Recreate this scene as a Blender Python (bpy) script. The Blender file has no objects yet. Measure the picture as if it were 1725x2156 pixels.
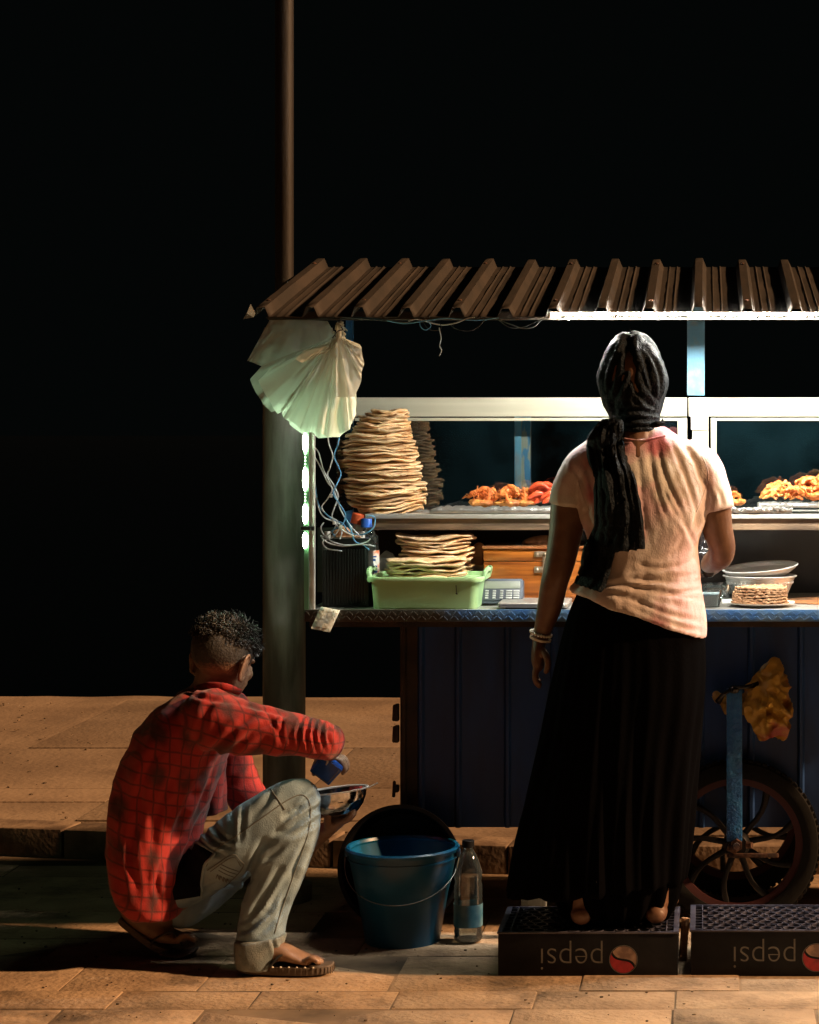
import bpy, bmesh, math, random
import numpy as np
from mathutils import Vector, Matrix, noise
from mathutils.bvhtree import BVHTree
random.seed(7)
R = math.radians
# ------------------------------------------------------------------ camera, world, sun
F = 4396.0; CX = 1485.0; CY = 900.0; W0 = 1725.0; H0 = 2156.0; CAMZ = 1.47
sc = bpy.context.scene
cam = bpy.data.cameras.new('camera'); camo = bpy.data.objects.new('camera', cam)
sc.collection.objects.link(camo); sc.camera = camo
camo.location = (0, 0, CAMZ); camo.rotation_euler = (R(90), 0, 0)
cam.sensor_fit = 'VERTICAL'; cam.sensor_height = 24; cam.lens = 24 * F / H0
cam.shift_x = -(CX - W0 / 2) / H0; cam.shift_y = -(H0 / 2 - CY) / H0
cam.clip_start = .1; cam.clip_end = 2000
wd = bpy.data.worlds.new('World'); sc.world = wd; wd.use_nodes = True
bg = wd.node_tree.nodes['Background']; bg.inputs[0].default_value = (.72, 1., .95, 1); bg.inputs[1].default_value = .0013
SUN_EL, SUN_AZ = R(29), R(6)      # far sodium street lights on the right, a little on the camera's side
sl = bpy.data.lights.new('sun', 'SUN'); so = bpy.data.objects.new('sun', sl); sc.collection.objects.link(so)
sl.energy = 5.0; sl.color = (1, .56, .27); sl.angle = R(2.2)
tosun = Vector((math.cos(SUN_EL) * math.cos(SUN_AZ), -math.cos(SUN_EL) * math.sin(SUN_AZ), math.sin(SUN_EL)))
so.rotation_euler = tosun.to_track_quat('Z', 'Y').to_euler(); so.location = (6, -3, 8)
sc.view_settings.view_transform = 'Standard'; sc.view_settings.look = 'None'
sc.view_settings.exposure = .28; sc.view_settings.gamma = 1
sc.render.engine = 'CYCLES'; sc.render.resolution_x = 819; sc.render.resolution_y = 1024
try: sc.cycles.use_denoising = True
except Exception: pass
sc.cycles.max_bounces = 8; sc.cycles.transparent_max_bounces = 16; sc.cycles.sample_clamp_indirect = 4

# ------------------------------------------------------------------ helpers
C = sc.collection
def P(px, py, Y): return Vector(((px - CX) / F * Y, Y, CAMZ - (py - CY) / F * Y))
def zof(py, Y): return CAMZ - (py - CY) / F * Y
def xof(px, Y): return (px - CX) / F * Y
WO = {}
PEND = [0]      # sheet thickness asked for the next object
def tag(o, label=None, cat=None, group=None, kind=None):
    if label: o['label'] = label
    if cat: o['category'] = cat
    if group: o['group'] = group
    if kind: o['kind'] = kind
    return o
def empty(name, loc, label, cat, group=None):
    o = bpy.data.objects.new(name, None); C.objects.link(o); o.location = loc; o.empty_display_size = .05
    WO[o.name] = Vector(loc); return tag(o, label, cat, group)
def mesh_of(bm, name='m'):
    me = bpy.data.meshes.new(name)
    bmesh.ops.recalc_face_normals(bm, faces=bm.faces[:])
    bm.to_mesh(me); bm.free(); return me
def obj(name, bm, m, parent=None, label=None, cat=None, group=None, kind=None, smooth=True, recalc=True):
    if isinstance(bm, bmesh.types.BMesh):
        if recalc: me = mesh_of(bm, name)
        else:
            me = bpy.data.meshes.new(name); bm.to_mesh(me); bm.free()
    else: me = bm
    me.name = name
    if smooth:
        me.shade_smooth()
        try: me.set_sharp_from_angle(angle=R(38))
        except Exception: pass
    for mm in (m if isinstance(m, (list, tuple)) else [m]): me.materials.append(mm)
    o = bpy.data.objects.new(name, me); C.objects.link(o)
    if PEND[0]:
        md = o.modifiers.new('sheet_thickness', 'SOLIDIFY'); md.thickness = abs(PEND[0]); md.offset = 0; PEND[0] = 0
    if parent is not None:
        w = WO[parent.name]; me.transform(Matrix.Translation(-w)); o.parent = parent; WO[o.name] = w
    else:
        co = np.empty(len(me.vertices) * 3, 'f'); me.vertices.foreach_get('co', co); co = co.reshape(-1, 3)
        lo, hi = co.min(0), co.max(0); w = Vector(((lo[0] + hi[0]) / 2, (lo[1] + hi[1]) / 2, lo[2]))
        me.transform(Matrix.Translation(-w)); o.location = w; WO[o.name] = w.copy()
    return tag(o, label, cat, group, kind)
def box(bm, c, s, rot=None, bev=0.0):
    b = bmesh.new(); bmesh.ops.create_cube(b, size=1)
    for v in b.verts: v.co = Vector((v.co.x * s[0], v.co.y * s[1], v.co.z * s[2]))
    if bev > 0: bmesh.ops.bevel(b, geom=b.edges[:], offset=bev, segments=2, affect='EDGES', profile=.6)
    M = Matrix.Translation(Vector(c)) @ (rot.to_4x4() if rot else Matrix.Identity(4))
    merge(bm, b, M); return bm
def merge(bm, b, M=None):
    if M is not None: b.transform(M)
    me = bpy.data.meshes.new('t'); b.to_mesh(me); b.free(); bm.from_mesh(me); bpy.data.meshes.remove(me)
def bx(x0, x1, y0, y1, z0, z1, bev=0.0, bm=None):
    bm = bm or bmesh.new()
    return box(bm, ((x0 + x1) / 2, (y0 + y1) / 2, (z0 + z1) / 2), (abs(x1 - x0), abs(y1 - y0), abs(z1 - z0)), None, bev)
def catmull(pts, n):
    if n <= 1 or len(pts) < 3: return pts
    out = []; A = [np.array(p, float) for p in pts]; A = [2 * A[0] - A[1]] + A + [2 * A[-1] - A[-2]]
    for i in range(1, len(A) - 2):
        p0, p1, p2, p3 = A[i - 1:i + 3]
        for k in range(n):
            t = k / n
            out.append(.5 * ((2 * p1) + (-p0 + p2) * t + (2 * p0 - 5 * p1 + 4 * p2 - p3) * t * t + (-p0 + 3 * p1 - 3 * p2 + p3) * t ** 3))
    out.append(A[-2]); return out
def loft(bm, pts, rad, seg=16, sub=4, cap='round', ref=(0, 1, 0)):
    """tube through pts; rad = list of r or (r_a, r_b); r_b is measured along ref"""
    dat = [tuple(p) + ((r, r) if not isinstance(r, (tuple, list)) else tuple(r)) for p, r in zip(pts, rad)]
    dat = [np.array(d, float) for d in catmull(dat, sub)]
    n = len(dat); rings = []; ref = Vector(ref)
    P_ = [Vector(d[:3]) for d in dat]
    def ring(c, t, a, b):
        s = ref.cross(t)
        if s.length < 1e-4: s = Vector((1, 0, 0)).cross(t)
        s.normalize(); u = t.cross(s).normalized()
        return [bm.verts.new(c + s * (math.cos(2 * math.pi * k / seg) * a) + u * (math.sin(2 * math.pi * k / seg) * b)) for k in range(seg)]
    for i in range(n):
        t = (P_[min(i + 1, n - 1)] - P_[max(i - 1, 0)]).normalized(); a, b = max(dat[i][3], 1e-4), max(dat[i][4], 1e-4)
        if i == 0 and cap == 'round':
            for q in (.35, .75): rings.append(ring(P_[0] - t * min(a, b) * math.sqrt(1 - q * q) , t, a * q, b * q))
        rings.append(ring(P_[i], t, a, b))
        if i == n - 1 and cap == 'round':
            for q in (.75, .35): rings.append(ring(P_[i] + t * min(a, b) * math.sqrt(1 - q * q), t, a * q, b * q))
    for r0, r1 in zip(rings, rings[1:]):
        for k in range(seg): bm.faces.new((r0[k], r0[(k + 1) % seg], r1[(k + 1) % seg], r1[k]))
    if cap: bm.faces.new(rings[0][::-1]); bm.faces.new(rings[-1])
    return bm
def ell(bm, c, r, rot=None, u=20, v=12):
    b = bmesh.new(); bmesh.ops.create_uvsphere(b, u_segments=u, v_segments=v, radius=1)
    M = Matrix.Translation(Vector(c)) @ (rot.to_4x4() if rot else Matrix.Identity(4)) @ Matrix.Diagonal((r[0], r[1], r[2], 1))
    merge(bm, b, M); return bm
def tube(pts, r, seg=6, sub=3, bm=None): return loft(bm or bmesh.new(), pts, [r] * len(pts), seg, sub, cap='flat')
def lathe(prof, c, seg=40, bm=None, rot=None, closed=False):
    bm = bm or bmesh.new(); b = bmesh.new(); rings = []
    for r, z in prof: rings.append([b.verts.new((r * math.cos(2 * math.pi * k / seg), r * math.sin(2 * math.pi * k / seg), z)) for k in range(seg)] if r > 1e-5 else [b.verts.new((0, 0, z))])
    prs = list(zip(rings, rings[1:])) + ([(rings[-1], rings[0])] if closed else [])
    for a, d in prs:
        for k in range(seg):
            k2 = (k + 1) % seg
            if len(a) == 1 and len(d) == 1: continue
            if len(a) == 1: b.faces.new((a[0], d[k2], d[k]))
            elif len(d) == 1: b.faces.new((a[k], a[k2], d[0]))
            else: b.faces.new((a[k], a[k2], d[k2], d[k]))
    merge(bm, b, Matrix.Translation(Vector(c)) @ (rot.to_4x4() if rot else Matrix.Identity(4))); return bm
def slabrings(bm, rows, seg=40, power=2.3):
    """rows: (y, xl, xr, Yc, ry, tilt) horizontal rings drawn from their seen left and right extents"""
    dat = catmull([np.array(r, float) for r in rows], 4); rings = []
    for y, xl, xr, Yc, ry, tilt in dat:
        c = P((xl + xr) / 2, y, Yc); rx = (xr - xl) / 2 / F * Yc; rg = []
        for k in range(seg):
            a = 2 * math.pi * k / seg; ca, sa = math.cos(a), math.sin(a)
            ex = math.copysign(abs(ca) ** (2 / power), ca); ey = math.copysign(abs(sa) ** (2 / power), sa)
            rg.append(bm.verts.new((c.x + rx * ex, Yc + ry * ey, c.z - tilt / 2 * ex / F * Yc)))
        rings.append(rg)
    for a, d in zip(rings, rings[1:]):
        for k in range(seg): bm.faces.new((a[k], a[(k + 1) % seg], d[(k + 1) % seg], d[k]))
    bm.faces.new(rings[0][::-1]); bm.faces.new(rings[-1]); return bm
def fuse(bm, voxel=.006, it=4, fac=.5):
    bmesh.ops.recalc_face_normals(bm, faces=bm.faces[:])
    me = bpy.data.meshes.new('f'); bm.to_mesh(me); bm.free()
    o = bpy.data.objects.new('f', me); C.objects.link(o)
    m = o.modifiers.new('r', 'REMESH'); m.mode = 'VOXEL'; m.voxel_size = voxel
    if it: s = o.modifiers.new('s', 'SMOOTH'); s.iterations = it; s.factor = fac
    dg = bpy.context.evaluated_depsgraph_get(); dg.update()
    out = bpy.data.meshes.new_from_object(o.evaluated_get(dg)); bpy.data.objects.remove(o); bpy.data.meshes.remove(me); return out
def getco(me):
    co = np.empty(len(me.vertices) * 3, 'f'); me.vertices.foreach_get('co', co); return co.reshape(-1, 3).astype(float)
def getno(me):
    co = np.empty(len(me.vertices) * 3, 'f'); me.vertices.foreach_get('normal', co); return co.reshape(-1, 3).astype(float)
def setco(me, co): me.vertices.foreach_set('co', co.astype('f').ravel()); me.update()
def rough(me, amp, scale, octv=2, mask=None):
    co, no = getco(me), getno(me); d = np.zeros(len(co)); s = np.array(scale)
    for i, c in enumerate(co * s): d[i] = noise.fractal(Vector(c), 1.0, 2.0, octv)
    if mask is not None: d *= mask(co)
    setco(me, co + no * (d * amp)[:, None])
def crease(me, lines):
    """press fold lines into the side of a cloth that faces the viewer; lines = (points, depth in m, half-width)"""
    co, no = getco(me), getno(me); px = CX + co[:, 0] / co[:, 1] * F; py = CY - (co[:, 2] - CAMZ) / co[:, 1] * F
    front = np.clip(-no[:, 1] * 2 + .5, 0, 1); d = np.zeros(len(co))
    for pts, amp, wdt in lines:
        pts = catmull([np.array(p, float) for p in pts], 5); best = np.full(len(co), 1e9)
        L = len(pts) - 1; tt = np.zeros(len(co))
        for i, (a, b) in enumerate(zip(pts, pts[1:])):
            ab = b - a; l2 = max((ab ** 2).sum(), 1e-9); t = np.clip(((px - a[0]) * ab[0] + (py - a[1]) * ab[1]) / l2, 0, 1)
            q = (px - a[0] - t * ab[0]) ** 2 + (py - a[1] - t * ab[1]) ** 2; sel = q < best; best[sel] = q[sel]; tt[sel] = ((i + t) / L)[sel]
        r = np.sqrt(best) / wdt; taper = np.sqrt(np.clip(np.sin(np.clip(tt, .02, .98) * math.pi), 0, 1))
        d += taper * (-amp * np.exp(-r * r) + .55 * amp * np.exp(-((r - 1.9) ** 2)))
    setco(me, co + no * (d * front)[:, None])
def bvh(me):
    return BVHTree.FromPolygons([v.co.copy() for v in me.vertices], [tuple(p.vertices) for p in me.polygons])
def hit(t, px, py, off=.001):
    o = Vector((0, 0, CAMZ)); d = (P(px, py, 1) - o).normalized(); h = t.ray_cast(o, d)
    return (h[0] + h[1] * off) if h[0] else None
def rot(x=0, y=0, z=0): return (Matrix.Rotation(R(z), 3, 'Z') @ Matrix.Rotation(R(y), 3, 'Y') @ Matrix.Rotation(R(x), 3, 'X'))

# ------------------------------------------------------------------ materials
def mat(name, c, rough_=.6, metal=0, c2=None, scale=8, lo=.4, hi=.6, stretch=(1, 1, 1), bump=0, bscale=60, bstretch=None, sheen=0, spec=.5, rvar=0, detail=6, coat=0, sub=0):
    m = bpy.data.materials.new(name); m.use_nodes = True; nt = m.node_tree; N = nt.nodes; L = nt.links; b = N['Principled BSDF']
    b.inputs['Base Color'].default_value = (*c, 1); b.inputs['Roughness'].default_value = rough_; b.inputs['Metallic'].default_value = metal
    b.inputs['Specular IOR Level'].default_value = spec; b.inputs['Sheen Weight'].default_value = sheen; b.inputs['Coat Weight'].default_value = coat
    if sub: b.inputs['Subsurface Weight'].default_value = sub; b.inputs['Subsurface Radius'].default_value = (.02, .01, .005); b.inputs['Subsurface Scale'].default_value = .3
    tc = N.new('ShaderNodeTexCoord'); mp = N.new('ShaderNodeMapping'); L.new(tc.outputs['Object'], mp.inputs[0]); mp.inputs['Scale'].default_value = stretch
    if c2 is not None:
        n = N.new('ShaderNodeTexNoise'); n.inputs['Scale'].default_value = scale; n.inputs['Detail'].default_value = detail; L.new(mp.outputs[0], n.inputs[0])
        mr = N.new('ShaderNodeMapRange'); mr.inputs[1].default_value = lo; mr.inputs[2].default_value = hi; L.new(n.outputs[0], mr.inputs[0])
        mx = N.new('ShaderNodeMix'); mx.data_type = 'RGBA'; mx.inputs[6].default_value = (*c, 1); mx.inputs[7].default_value = (*c2, 1)
        L.new(mr.outputs[0], mx.inputs[0]); L.new(mx.outputs[2], b.inputs['Base Color'])
        if rvar:
            r = N.new('ShaderNodeMapRange'); r.inputs[3].default_value = rough_; r.inputs[4].default_value = rough_ + rvar; L.new(mr.outputs[0], r.inputs[0]); L.new(r.outputs[0], b.inputs['Roughness'])
    if bump:
        n2 = N.new('ShaderNodeTexNoise'); n2.inputs['Scale'].default_value = bscale; n2.inputs['Detail'].default_value = 4
        if bstretch:
            mp2 = N.new('ShaderNodeMapping'); mp2.inputs['Scale'].default_value = bstretch; L.new(tc.outputs['Object'], mp2.inputs[0]); L.new(mp2.outputs[0], n2.inputs[0])
        else: L.new(mp.outputs[0], n2.inputs[0])
        bp = N.new('ShaderNodeBump'); bp.inputs['Strength'].default_value = bump; bp.inputs['Distance'].default_value = .004
        L.new(n2.outputs[0], bp.inputs['Height']); L.new(bp.outputs[0], b.inputs['Normal'])
    return m
def emit(name, c, s):
    m = bpy.data.materials.new(name); m.use_nodes = True; b = m.node_tree.nodes['Principled BSDF']
    b.inputs['Base Color'].default_value = (.8, .8, .8, 1); b.inputs['Emission Color'].default_value = (*c, 1); b.inputs['Emission Strength'].default_value = s; return m
def nd(m): return m.node_tree.nodes, m.node_tree.links, m.node_tree.nodes['Principled BSDF']
def clearmat(name, c, refl=.1, dirt_haze=.05, dirt_haze_c=(.3, .35, .33), rough_=.02):
    """thin clear sheet: transparent, a mirror-like part that grows at grazing angles, and a dirty film that also carries painted haze"""
    m = bpy.data.materials.new(name); m.use_nodes = True; N = m.node_tree.nodes; L = m.node_tree.links; N.clear()
    o = N.new('ShaderNodeOutputMaterial'); t = N.new('ShaderNodeBsdfTransparent'); t.inputs[0].default_value = (*c, 1)
    g = N.new('ShaderNodeBsdfGlossy'); g.inputs['Roughness'].default_value = rough_; d = N.new('ShaderNodeBsdfDiffuse'); d.inputs[0].default_value = (*dirt_haze_c, 1)
    lw = N.new('ShaderNodeLayerWeight'); lw.inputs[0].default_value = .35; mr = N.new('ShaderNodeMapRange'); mr.inputs[3].default_value = refl; mr.inputs[4].default_value = .95
    L.new(lw.outputs['Fresnel'], mr.inputs[0]); m1 = N.new('ShaderNodeMixShader'); L.new(mr.outputs[0], m1.inputs[0]); L.new(t.outputs[0], m1.inputs[1]); L.new(g.outputs[0], m1.inputs[2])
    n = N.new('ShaderNodeTexNoise'); n.inputs['Scale'].default_value = 3.2; n.inputs['Detail'].default_value = 8; m3 = N.new('ShaderNodeMath'); m3.operation = 'MULTIPLY'; m3.inputs[1].default_value = dirt_haze * 2.2
    tc = N.new('ShaderNodeTexCoord'); L.new(tc.outputs['Object'], n.inputs[0]); pw = N.new('ShaderNodeMapRange'); pw.inputs[1].default_value = .36; pw.inputs[2].default_value = .72; L.new(n.outputs[0], pw.inputs[0]); L.new(pw.outputs[0], m3.inputs[0])
    m2 = N.new('ShaderNodeMixShader'); L.new(m3.outputs[0], m2.inputs[0]); L.new(m1.outputs[0], m2.inputs[1]); L.new(d.outputs[0], m2.inputs[2]); L.new(m2.outputs[0], o.inputs[0]); return m
def film(name, c, tr=.45, al=.15, rough_=.35):
    """plastic bag film: partly see-through, lets light through, slightly shiny"""
    m = bpy.data.materials.new(name); m.use_nodes = True; N = m.node_tree.nodes; L = m.node_tree.links; b = N['Principled BSDF']; o = N['Material Output']
    b.inputs['Base Color'].default_value = (*c, 1); b.inputs['Roughness'].default_value = rough_
    t = N.new('ShaderNodeBsdfTranslucent'); t.inputs[0].default_value = (*c, 1); m1 = N.new('ShaderNodeMixShader'); m1.inputs[0].default_value = tr
    L.new(b.outputs[0], m1.inputs[1]); L.new(t.outputs[0], m1.inputs[2]); tp = N.new('ShaderNodeBsdfTransparent'); m2 = N.new('ShaderNodeMixShader'); m2.inputs[0].default_value = al
    L.new(m1.outputs[0], m2.inputs[1]); L.new(tp.outputs[0], m2.inputs[2]); L.new(m2.outputs[0], o.inputs[0])
    n = N.new('ShaderNodeTexNoise'); n.inputs['Scale'].default_value = 25; n.inputs['Detail'].default_value = 5; tc = N.new('ShaderNodeTexCoord'); L.new(tc.outputs['Object'], n.inputs[0])
    bp = N.new('ShaderNodeBump'); bp.inputs['Strength'].default_value = .4; bp.inputs['Distance'].default_value = .006; L.new(n.outputs[0], bp.inputs['Height']); L.new(bp.outputs[0], b.inputs['Normal']); return m
M = {}
def slabmat():
    m = mat('sandy_paving', (.49, .345, .215), .85, c2=(.28, .185, .11), scale=5, lo=.3, hi=.7, stretch=(1, 1.1, 1), bump=1.4, bscale=55, bstretch=(1, 1, 1), detail=14)
    N, L, b = nd(m); base = b.inputs['Base Color'].links[0].from_socket
    oi = N.new('ShaderNodeObjectInfo'); mr = N.new('ShaderNodeMapRange'); mr.inputs[3].default_value = .82; mr.inputs[4].default_value = 1.12; L.new(oi.outputs['Random'], mr.inputs[0])
    geo = N.new('ShaderNodeNewGeometry'); n = N.new('ShaderNodeTexNoise'); n.inputs['Scale'].default_value = 2.6; n.inputs['Detail'].default_value = 9; n.inputs['Roughness'].default_value = .72
    mp = N.new('ShaderNodeMapping'); mp.inputs['Scale'].default_value = (1, 1.3, 1); L.new(geo.outputs['Position'], mp.inputs[0]); L.new(mp.outputs[0], n.inputs[0])
    r2 = N.new('ShaderNodeMapRange'); r2.inputs[1].default_value = .50; r2.inputs[2].default_value = .66; r2.inputs[3].default_value = 1.05; r2.inputs[4].default_value = .36; L.new(n.outputs[0], r2.inputs[0])
    mu = N.new('ShaderNodeMath'); mu.operation = 'MULTIPLY'; L.new(mr.outputs[0], mu.inputs[0]); L.new(r2.outputs[0], mu.inputs[1])
    vm = N.new('ShaderNodeVectorMath'); vm.operation = 'SCALE'; L.new(base, vm.inputs[0]); L.new(mu.outputs[0], vm.inputs['Scale']); L.new(vm.outputs[0], b.inputs['Base Color']); return m
M['slab'] = slabmat()
M['joint'] = mat('joint_dirt', (.26, .18, .11), .95, c2=(.05, .035, .022), scale=2.4, lo=.42, hi=.58)
M['plat'] = mat('sandy_concrete', (.32, .23, .155), .9, c2=(.17, .115, .075), scale=2.2, lo=.3, hi=.7, stretch=(1, 1, 1), bump=1.2, bscale=40, detail=14)
M['kerb'] = mat('kerb_concrete', (.27, .19, .125), .9, c2=(.13, .085, .055), scale=7, bump=1.2, bscale=45, detail=12)
M['sea'] = mat('dark_sea', (.0001, .00015, .00015), .15, spec=.5)
M['pole'] = mat('galvanised_pole', (.24, .25, .22), .55, .15, c2=(.11, .11, .09), scale=6, stretch=(3, 3, .5), bump=.15, bscale=40, rvar=.2)
M['poletop'] = mat('shaded_upper_pole', (.016, .012, .010), .6, .2, c2=(.014, .011, .009), scale=9, stretch=(3, 3, .6), bump=.3, bscale=30)  # darker copy for the upper pole, its lack of light put into the colour
M['roof'] = mat('painted_roof_sheet', (.031, .022, .016), .75, .0, c2=(.016, .012, .009), scale=11, lo=.35, hi=.62, stretch=(3, .5, 1), bump=.3, bscale=50)
M['ledback'] = mat('green_strip_backing', (.07, .16, .08), .6)
M['alu'] = mat('aluminium', (.72, .72, .68), .38, .45, c2=(.55, .54, .5), scale=5, stretch=(.4, 1, 4), rvar=.15, bump=.05, bscale=20)
M['beam'] = mat('pale_painted_aluminium', (.50, .49, .39), .45, .05, c2=(.42, .41, .32), scale=4, stretch=(.3, 1, 6), bump=.05, bscale=12)
M['bluepost'] = mat('worn_blue_paint', (.16, .42, .62), .5, 0, c2=(.34, .33, .30), scale=18, lo=.5, hi=.72, bump=.3, bscale=60)
M['peel'] = mat('peeling_blue_paint', (.05, .22, .42), .6, 0, c2=(.38, .35, .27), scale=22, lo=.47, hi=.53, stretch=(2, 2, .6), bump=.6, bscale=50)
M['navy'] = mat('navy_panel', (.005, .055, .22), .5, c2=(.003, .03, .12), scale=4, stretch=(2, 2, .5), bump=.15, bscale=30)
M['blacksteel'] = mat('blackened_steel', (.02, .018, .016), .6, .3, c2=(.05, .035, .02), scale=12, bump=.3)
M['ctop'] = mat('counter_steel', (.42, .42, .40), .42, .6, c2=(.22, .18, .13), scale=5, lo=.5, hi=.7, rvar=.25, bump=.1, bscale=30)
def edgemat():
    m = mat('blue_tread_plate', (.05, .16, .40), .4, .3, c2=(.10, .20, .34), scale=20, bump=.3, bscale=50)
    N, L, b = nd(m); base = b.inputs['Base Color'].links[0].from_socket
    geo = N.new('ShaderNodeNewGeometry'); sp = N.new('ShaderNodeSeparateXYZ'); L.new(geo.outputs['Position'], sp.inputs[0]); n = N.new('ShaderNodeTexNoise'); n.inputs['Scale'].default_value = 12; L.new(geo.outputs['Position'], n.inputs[0])
    a = N.new('ShaderNodeMath'); a.operation = 'MULTIPLY_ADD'; a.inputs[1].default_value = .22; L.new(n.outputs[0], a.inputs[0]); L.new(sp.outputs[0], a.inputs[2])
    x0 = xof(985, 6.0) + .1; r = N.new('ShaderNodeMapRange'); r.inputs[1].default_value = x0 - .08; r.inputs[2].default_value = x0 + .08; L.new(a.outputs[0], r.inputs[0])
    mx = N.new('ShaderNodeMix'); mx.data_type = 'RGBA'; mx.inputs[6].default_value = (.05, .052, .045, 1); L.new(r.outputs[0], mx.inputs[0]); L.new(base, mx.inputs[7]); L.new(mx.outputs[2], b.inputs['Base Color']); return m
M['edge'] = edgemat()
M['tray'] = mat('crumpled_foil', (.75, .74, .70), .28, .85, bump=1.0, bscale=35)
M['steel'] = mat('stainless_steel', (.86, .86, .84), .34, .55, bump=.04, bscale=30)
M['darksteel'] = mat('polished_steel', (.62, .62, .62), .12, 1, bump=.05, bscale=30)
M['shelfwood'] = mat('shelf_board', (.22, .145, .085), .7, c2=(.10, .065, .04), scale=6, stretch=(.8, 1, 8), bump=.3)
M['dark'] = mat('dark_back_panel', (.012, .013, .012), .45, c2=(.03, .028, .022), scale=6)
M['glass'] = clearmat('display_glass', (.90, .95, .95), .085, .011, (.08, .26, .34))  # teal reflections and haze on the panes are painted in as a diffuse film
M['rubber'] = mat('tyre_rubber', (.007, .007, .007), .8, spec=.2, bump=.4, bscale=60)
M['rimred'] = mat('dark_red_rim', (.045, .007, .009), .6, .1)
M['rimblk'] = mat('black_alloy', (.012, .012, .013), .4, .5)
M['strut'] = mat('chipped_blue_strut', (.02, .13, .42), .35, 0, c2=(.03, .19, .5), scale=30, bump=1.5, bscale=70)
M['rust'] = mat('rusty_bolt', (.16, .08, .05), .7, .5, c2=(.05, .03, .025), scale=40, bump=.6)
M['bread'] = mat('toasted_flatbread', (.88, .62, .35), .8, c2=(.70, .38, .15), scale=16, lo=.45, hi=.68, bump=.6, bscale=60, sub=.08)
def breadmat():
    m = M['bread']; N, L, b = nd(m); base = b.inputs['Base Color'].links[0].from_socket
    v = N.new('ShaderNodeTexVoronoi'); v.inputs['Scale'].default_value = 38; tc = N.new('ShaderNodeTexCoord'); L.new(tc.outputs['Object'], v.inputs[0])
    r = N.new('ShaderNodeMapRange'); r.inputs[1].default_value = .08; r.inputs[2].default_value = .22; L.new(v.outputs['Distance'], r.inputs[0])
    mx = N.new('ShaderNodeMix'); mx.data_type = 'RGBA'; mx.inputs[6].default_value = (.42, .18, .06, 1); L.new(r.outputs[0], mx.inputs[0]); L.new(base, mx.inputs[7])
    oi = N.new('ShaderNodeObjectInfo'); mr = N.new('ShaderNodeMapRange'); mr.inputs[3].default_value = .66; mr.inputs[4].default_value = 1.1; L.new(oi.outputs['Random'], mr.inputs[0])
    vm = N.new('ShaderNodeVectorMath'); vm.operation = 'SCALE'; L.new(mx.outputs[2], vm.inputs[0]); L.new(mr.outputs[0], vm.inputs['Scale']); L.new(vm.outputs[0], b.inputs['Base Color'])
breadmat()
M['tub'] = mat('pale_green_plastic', (.42, .68, .34), .38, c2=(.36, .6, .29), scale=3, spec=.5, bump=.03)
M['wood'] = mat('varnished_wood', (.50, .155, .025), .3, c2=(.20, .05, .010), scale=9, lo=.35, hi=.68, stretch=(.6, 1, 9), coat=.4, bump=.1, detail=10)
M['woodtop'] = mat('varnished_lid', (.42, .17, .07), .22, c2=(.26, .09, .03), scale=7, stretch=(.6, 4, 1), coat=.6)
M['latch'] = mat('worn_latch_metal', (.66, .52, .38), .35, .7, c2=(.35, .22, .12), scale=40)
M['batt'] = mat('battery_plastic', (.016, .022, .019), .3, bump=.05)
M['grey'] = mat('scale_grey_plastic', (.08, .10, .13), .45)
M['greyd'] = mat('scale_dark_plastic', (.05, .06, .08), .4)
M['lcd'] = mat('lcd_window', (.22, .24, .20), .3)
M['key'] = mat('key_white', (.42, .43, .43), .5)
M['plate'] = mat('scale_platform', (.32, .31, .29), .35, .3)
M['wire_w'] = mat('white_wire', (.62, .66, .68), .4)
M['wire_b'] = mat('blue_wire', (.12, .35, .6), .4)
M['wire_k'] = mat('black_wire', (.015, .015, .015), .45)
M['capblue'] = mat('blue_cap', (.03, .14, .62), .35)
M['capor'] = mat('orange_cap', (.75, .14, .05), .4)
M['white'] = mat('white_plastic', (.75, .75, .7), .4)
M['bag'] = film('white_bag_film', (.80, .84, .78), .5, .10)
M['bagdim'] = film('thin_bag_film', (.62, .68, .62), .5, .35)
M['blackbag'] = mat('black_bag', (.006, .006, .007), .22, bump=1, bscale=30)
M['ybag'] = mat('yellow_printed_bag', (.40, .24, .03), .4, c2=(.25, .03, .02), scale=7, lo=.52, hi=.6, bump=.8, bscale=25)
M['bucket'] = mat('blue_bucket_plastic', (.003, .085, .18), .34, c2=(.002, .06, .13), scale=4)
M['blackpl'] = mat('black_plastic', (.004, .004, .0045), .55, spec=.15)
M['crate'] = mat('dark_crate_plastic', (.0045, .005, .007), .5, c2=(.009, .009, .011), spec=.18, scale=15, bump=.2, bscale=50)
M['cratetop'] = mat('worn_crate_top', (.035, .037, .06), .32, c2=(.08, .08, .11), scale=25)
M['ltext'] = mat('faded_grey_print', (.13, .125, .115), .6, c2=(.045, .045, .045), scale=40, lo=.5, hi=.8)
M['lred'] = mat('faded_red_print', (.42, .02, .03), .5, c2=(.2, .015, .02), scale=30)
M['lpale'] = mat('faded_pale_print', (.42, .28, .20), .6, c2=(.2, .12, .09), scale=30)
M['petf'] = clearmat('clear_bottle', (.86, .92, .95), .10, .05)
M['petlabel'] = mat('blue_bottle_label', (.03, .12, .18), .35, c2=(.10, .2, .24), scale=20)
M['blabel'] = mat('printed_label', (.72, .72, .68), .4, c2=(.8, .25, .1), scale=16, lo=.52, hi=.58, stretch=(1, 1, 2))
M['prawn'] = mat('orange_fried_prawn', (.76, .25, .06), .5, c2=(.62, .13, .02), scale=60, bump=.5, bscale=90)
M['batter'] = mat('golden_batter', (.72, .32, .07), .55, c2=(.42, .13, .03), scale=45, bump=1, bscale=80)
M['redf'] = mat('red_fried_prawn', (.70, .09, .03), .3, c2=(.45, .04, .015), scale=40, bump=.5, bscale=60)
M['egg'] = mat('brown_egg', (.72, .36, .2), .5)
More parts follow.
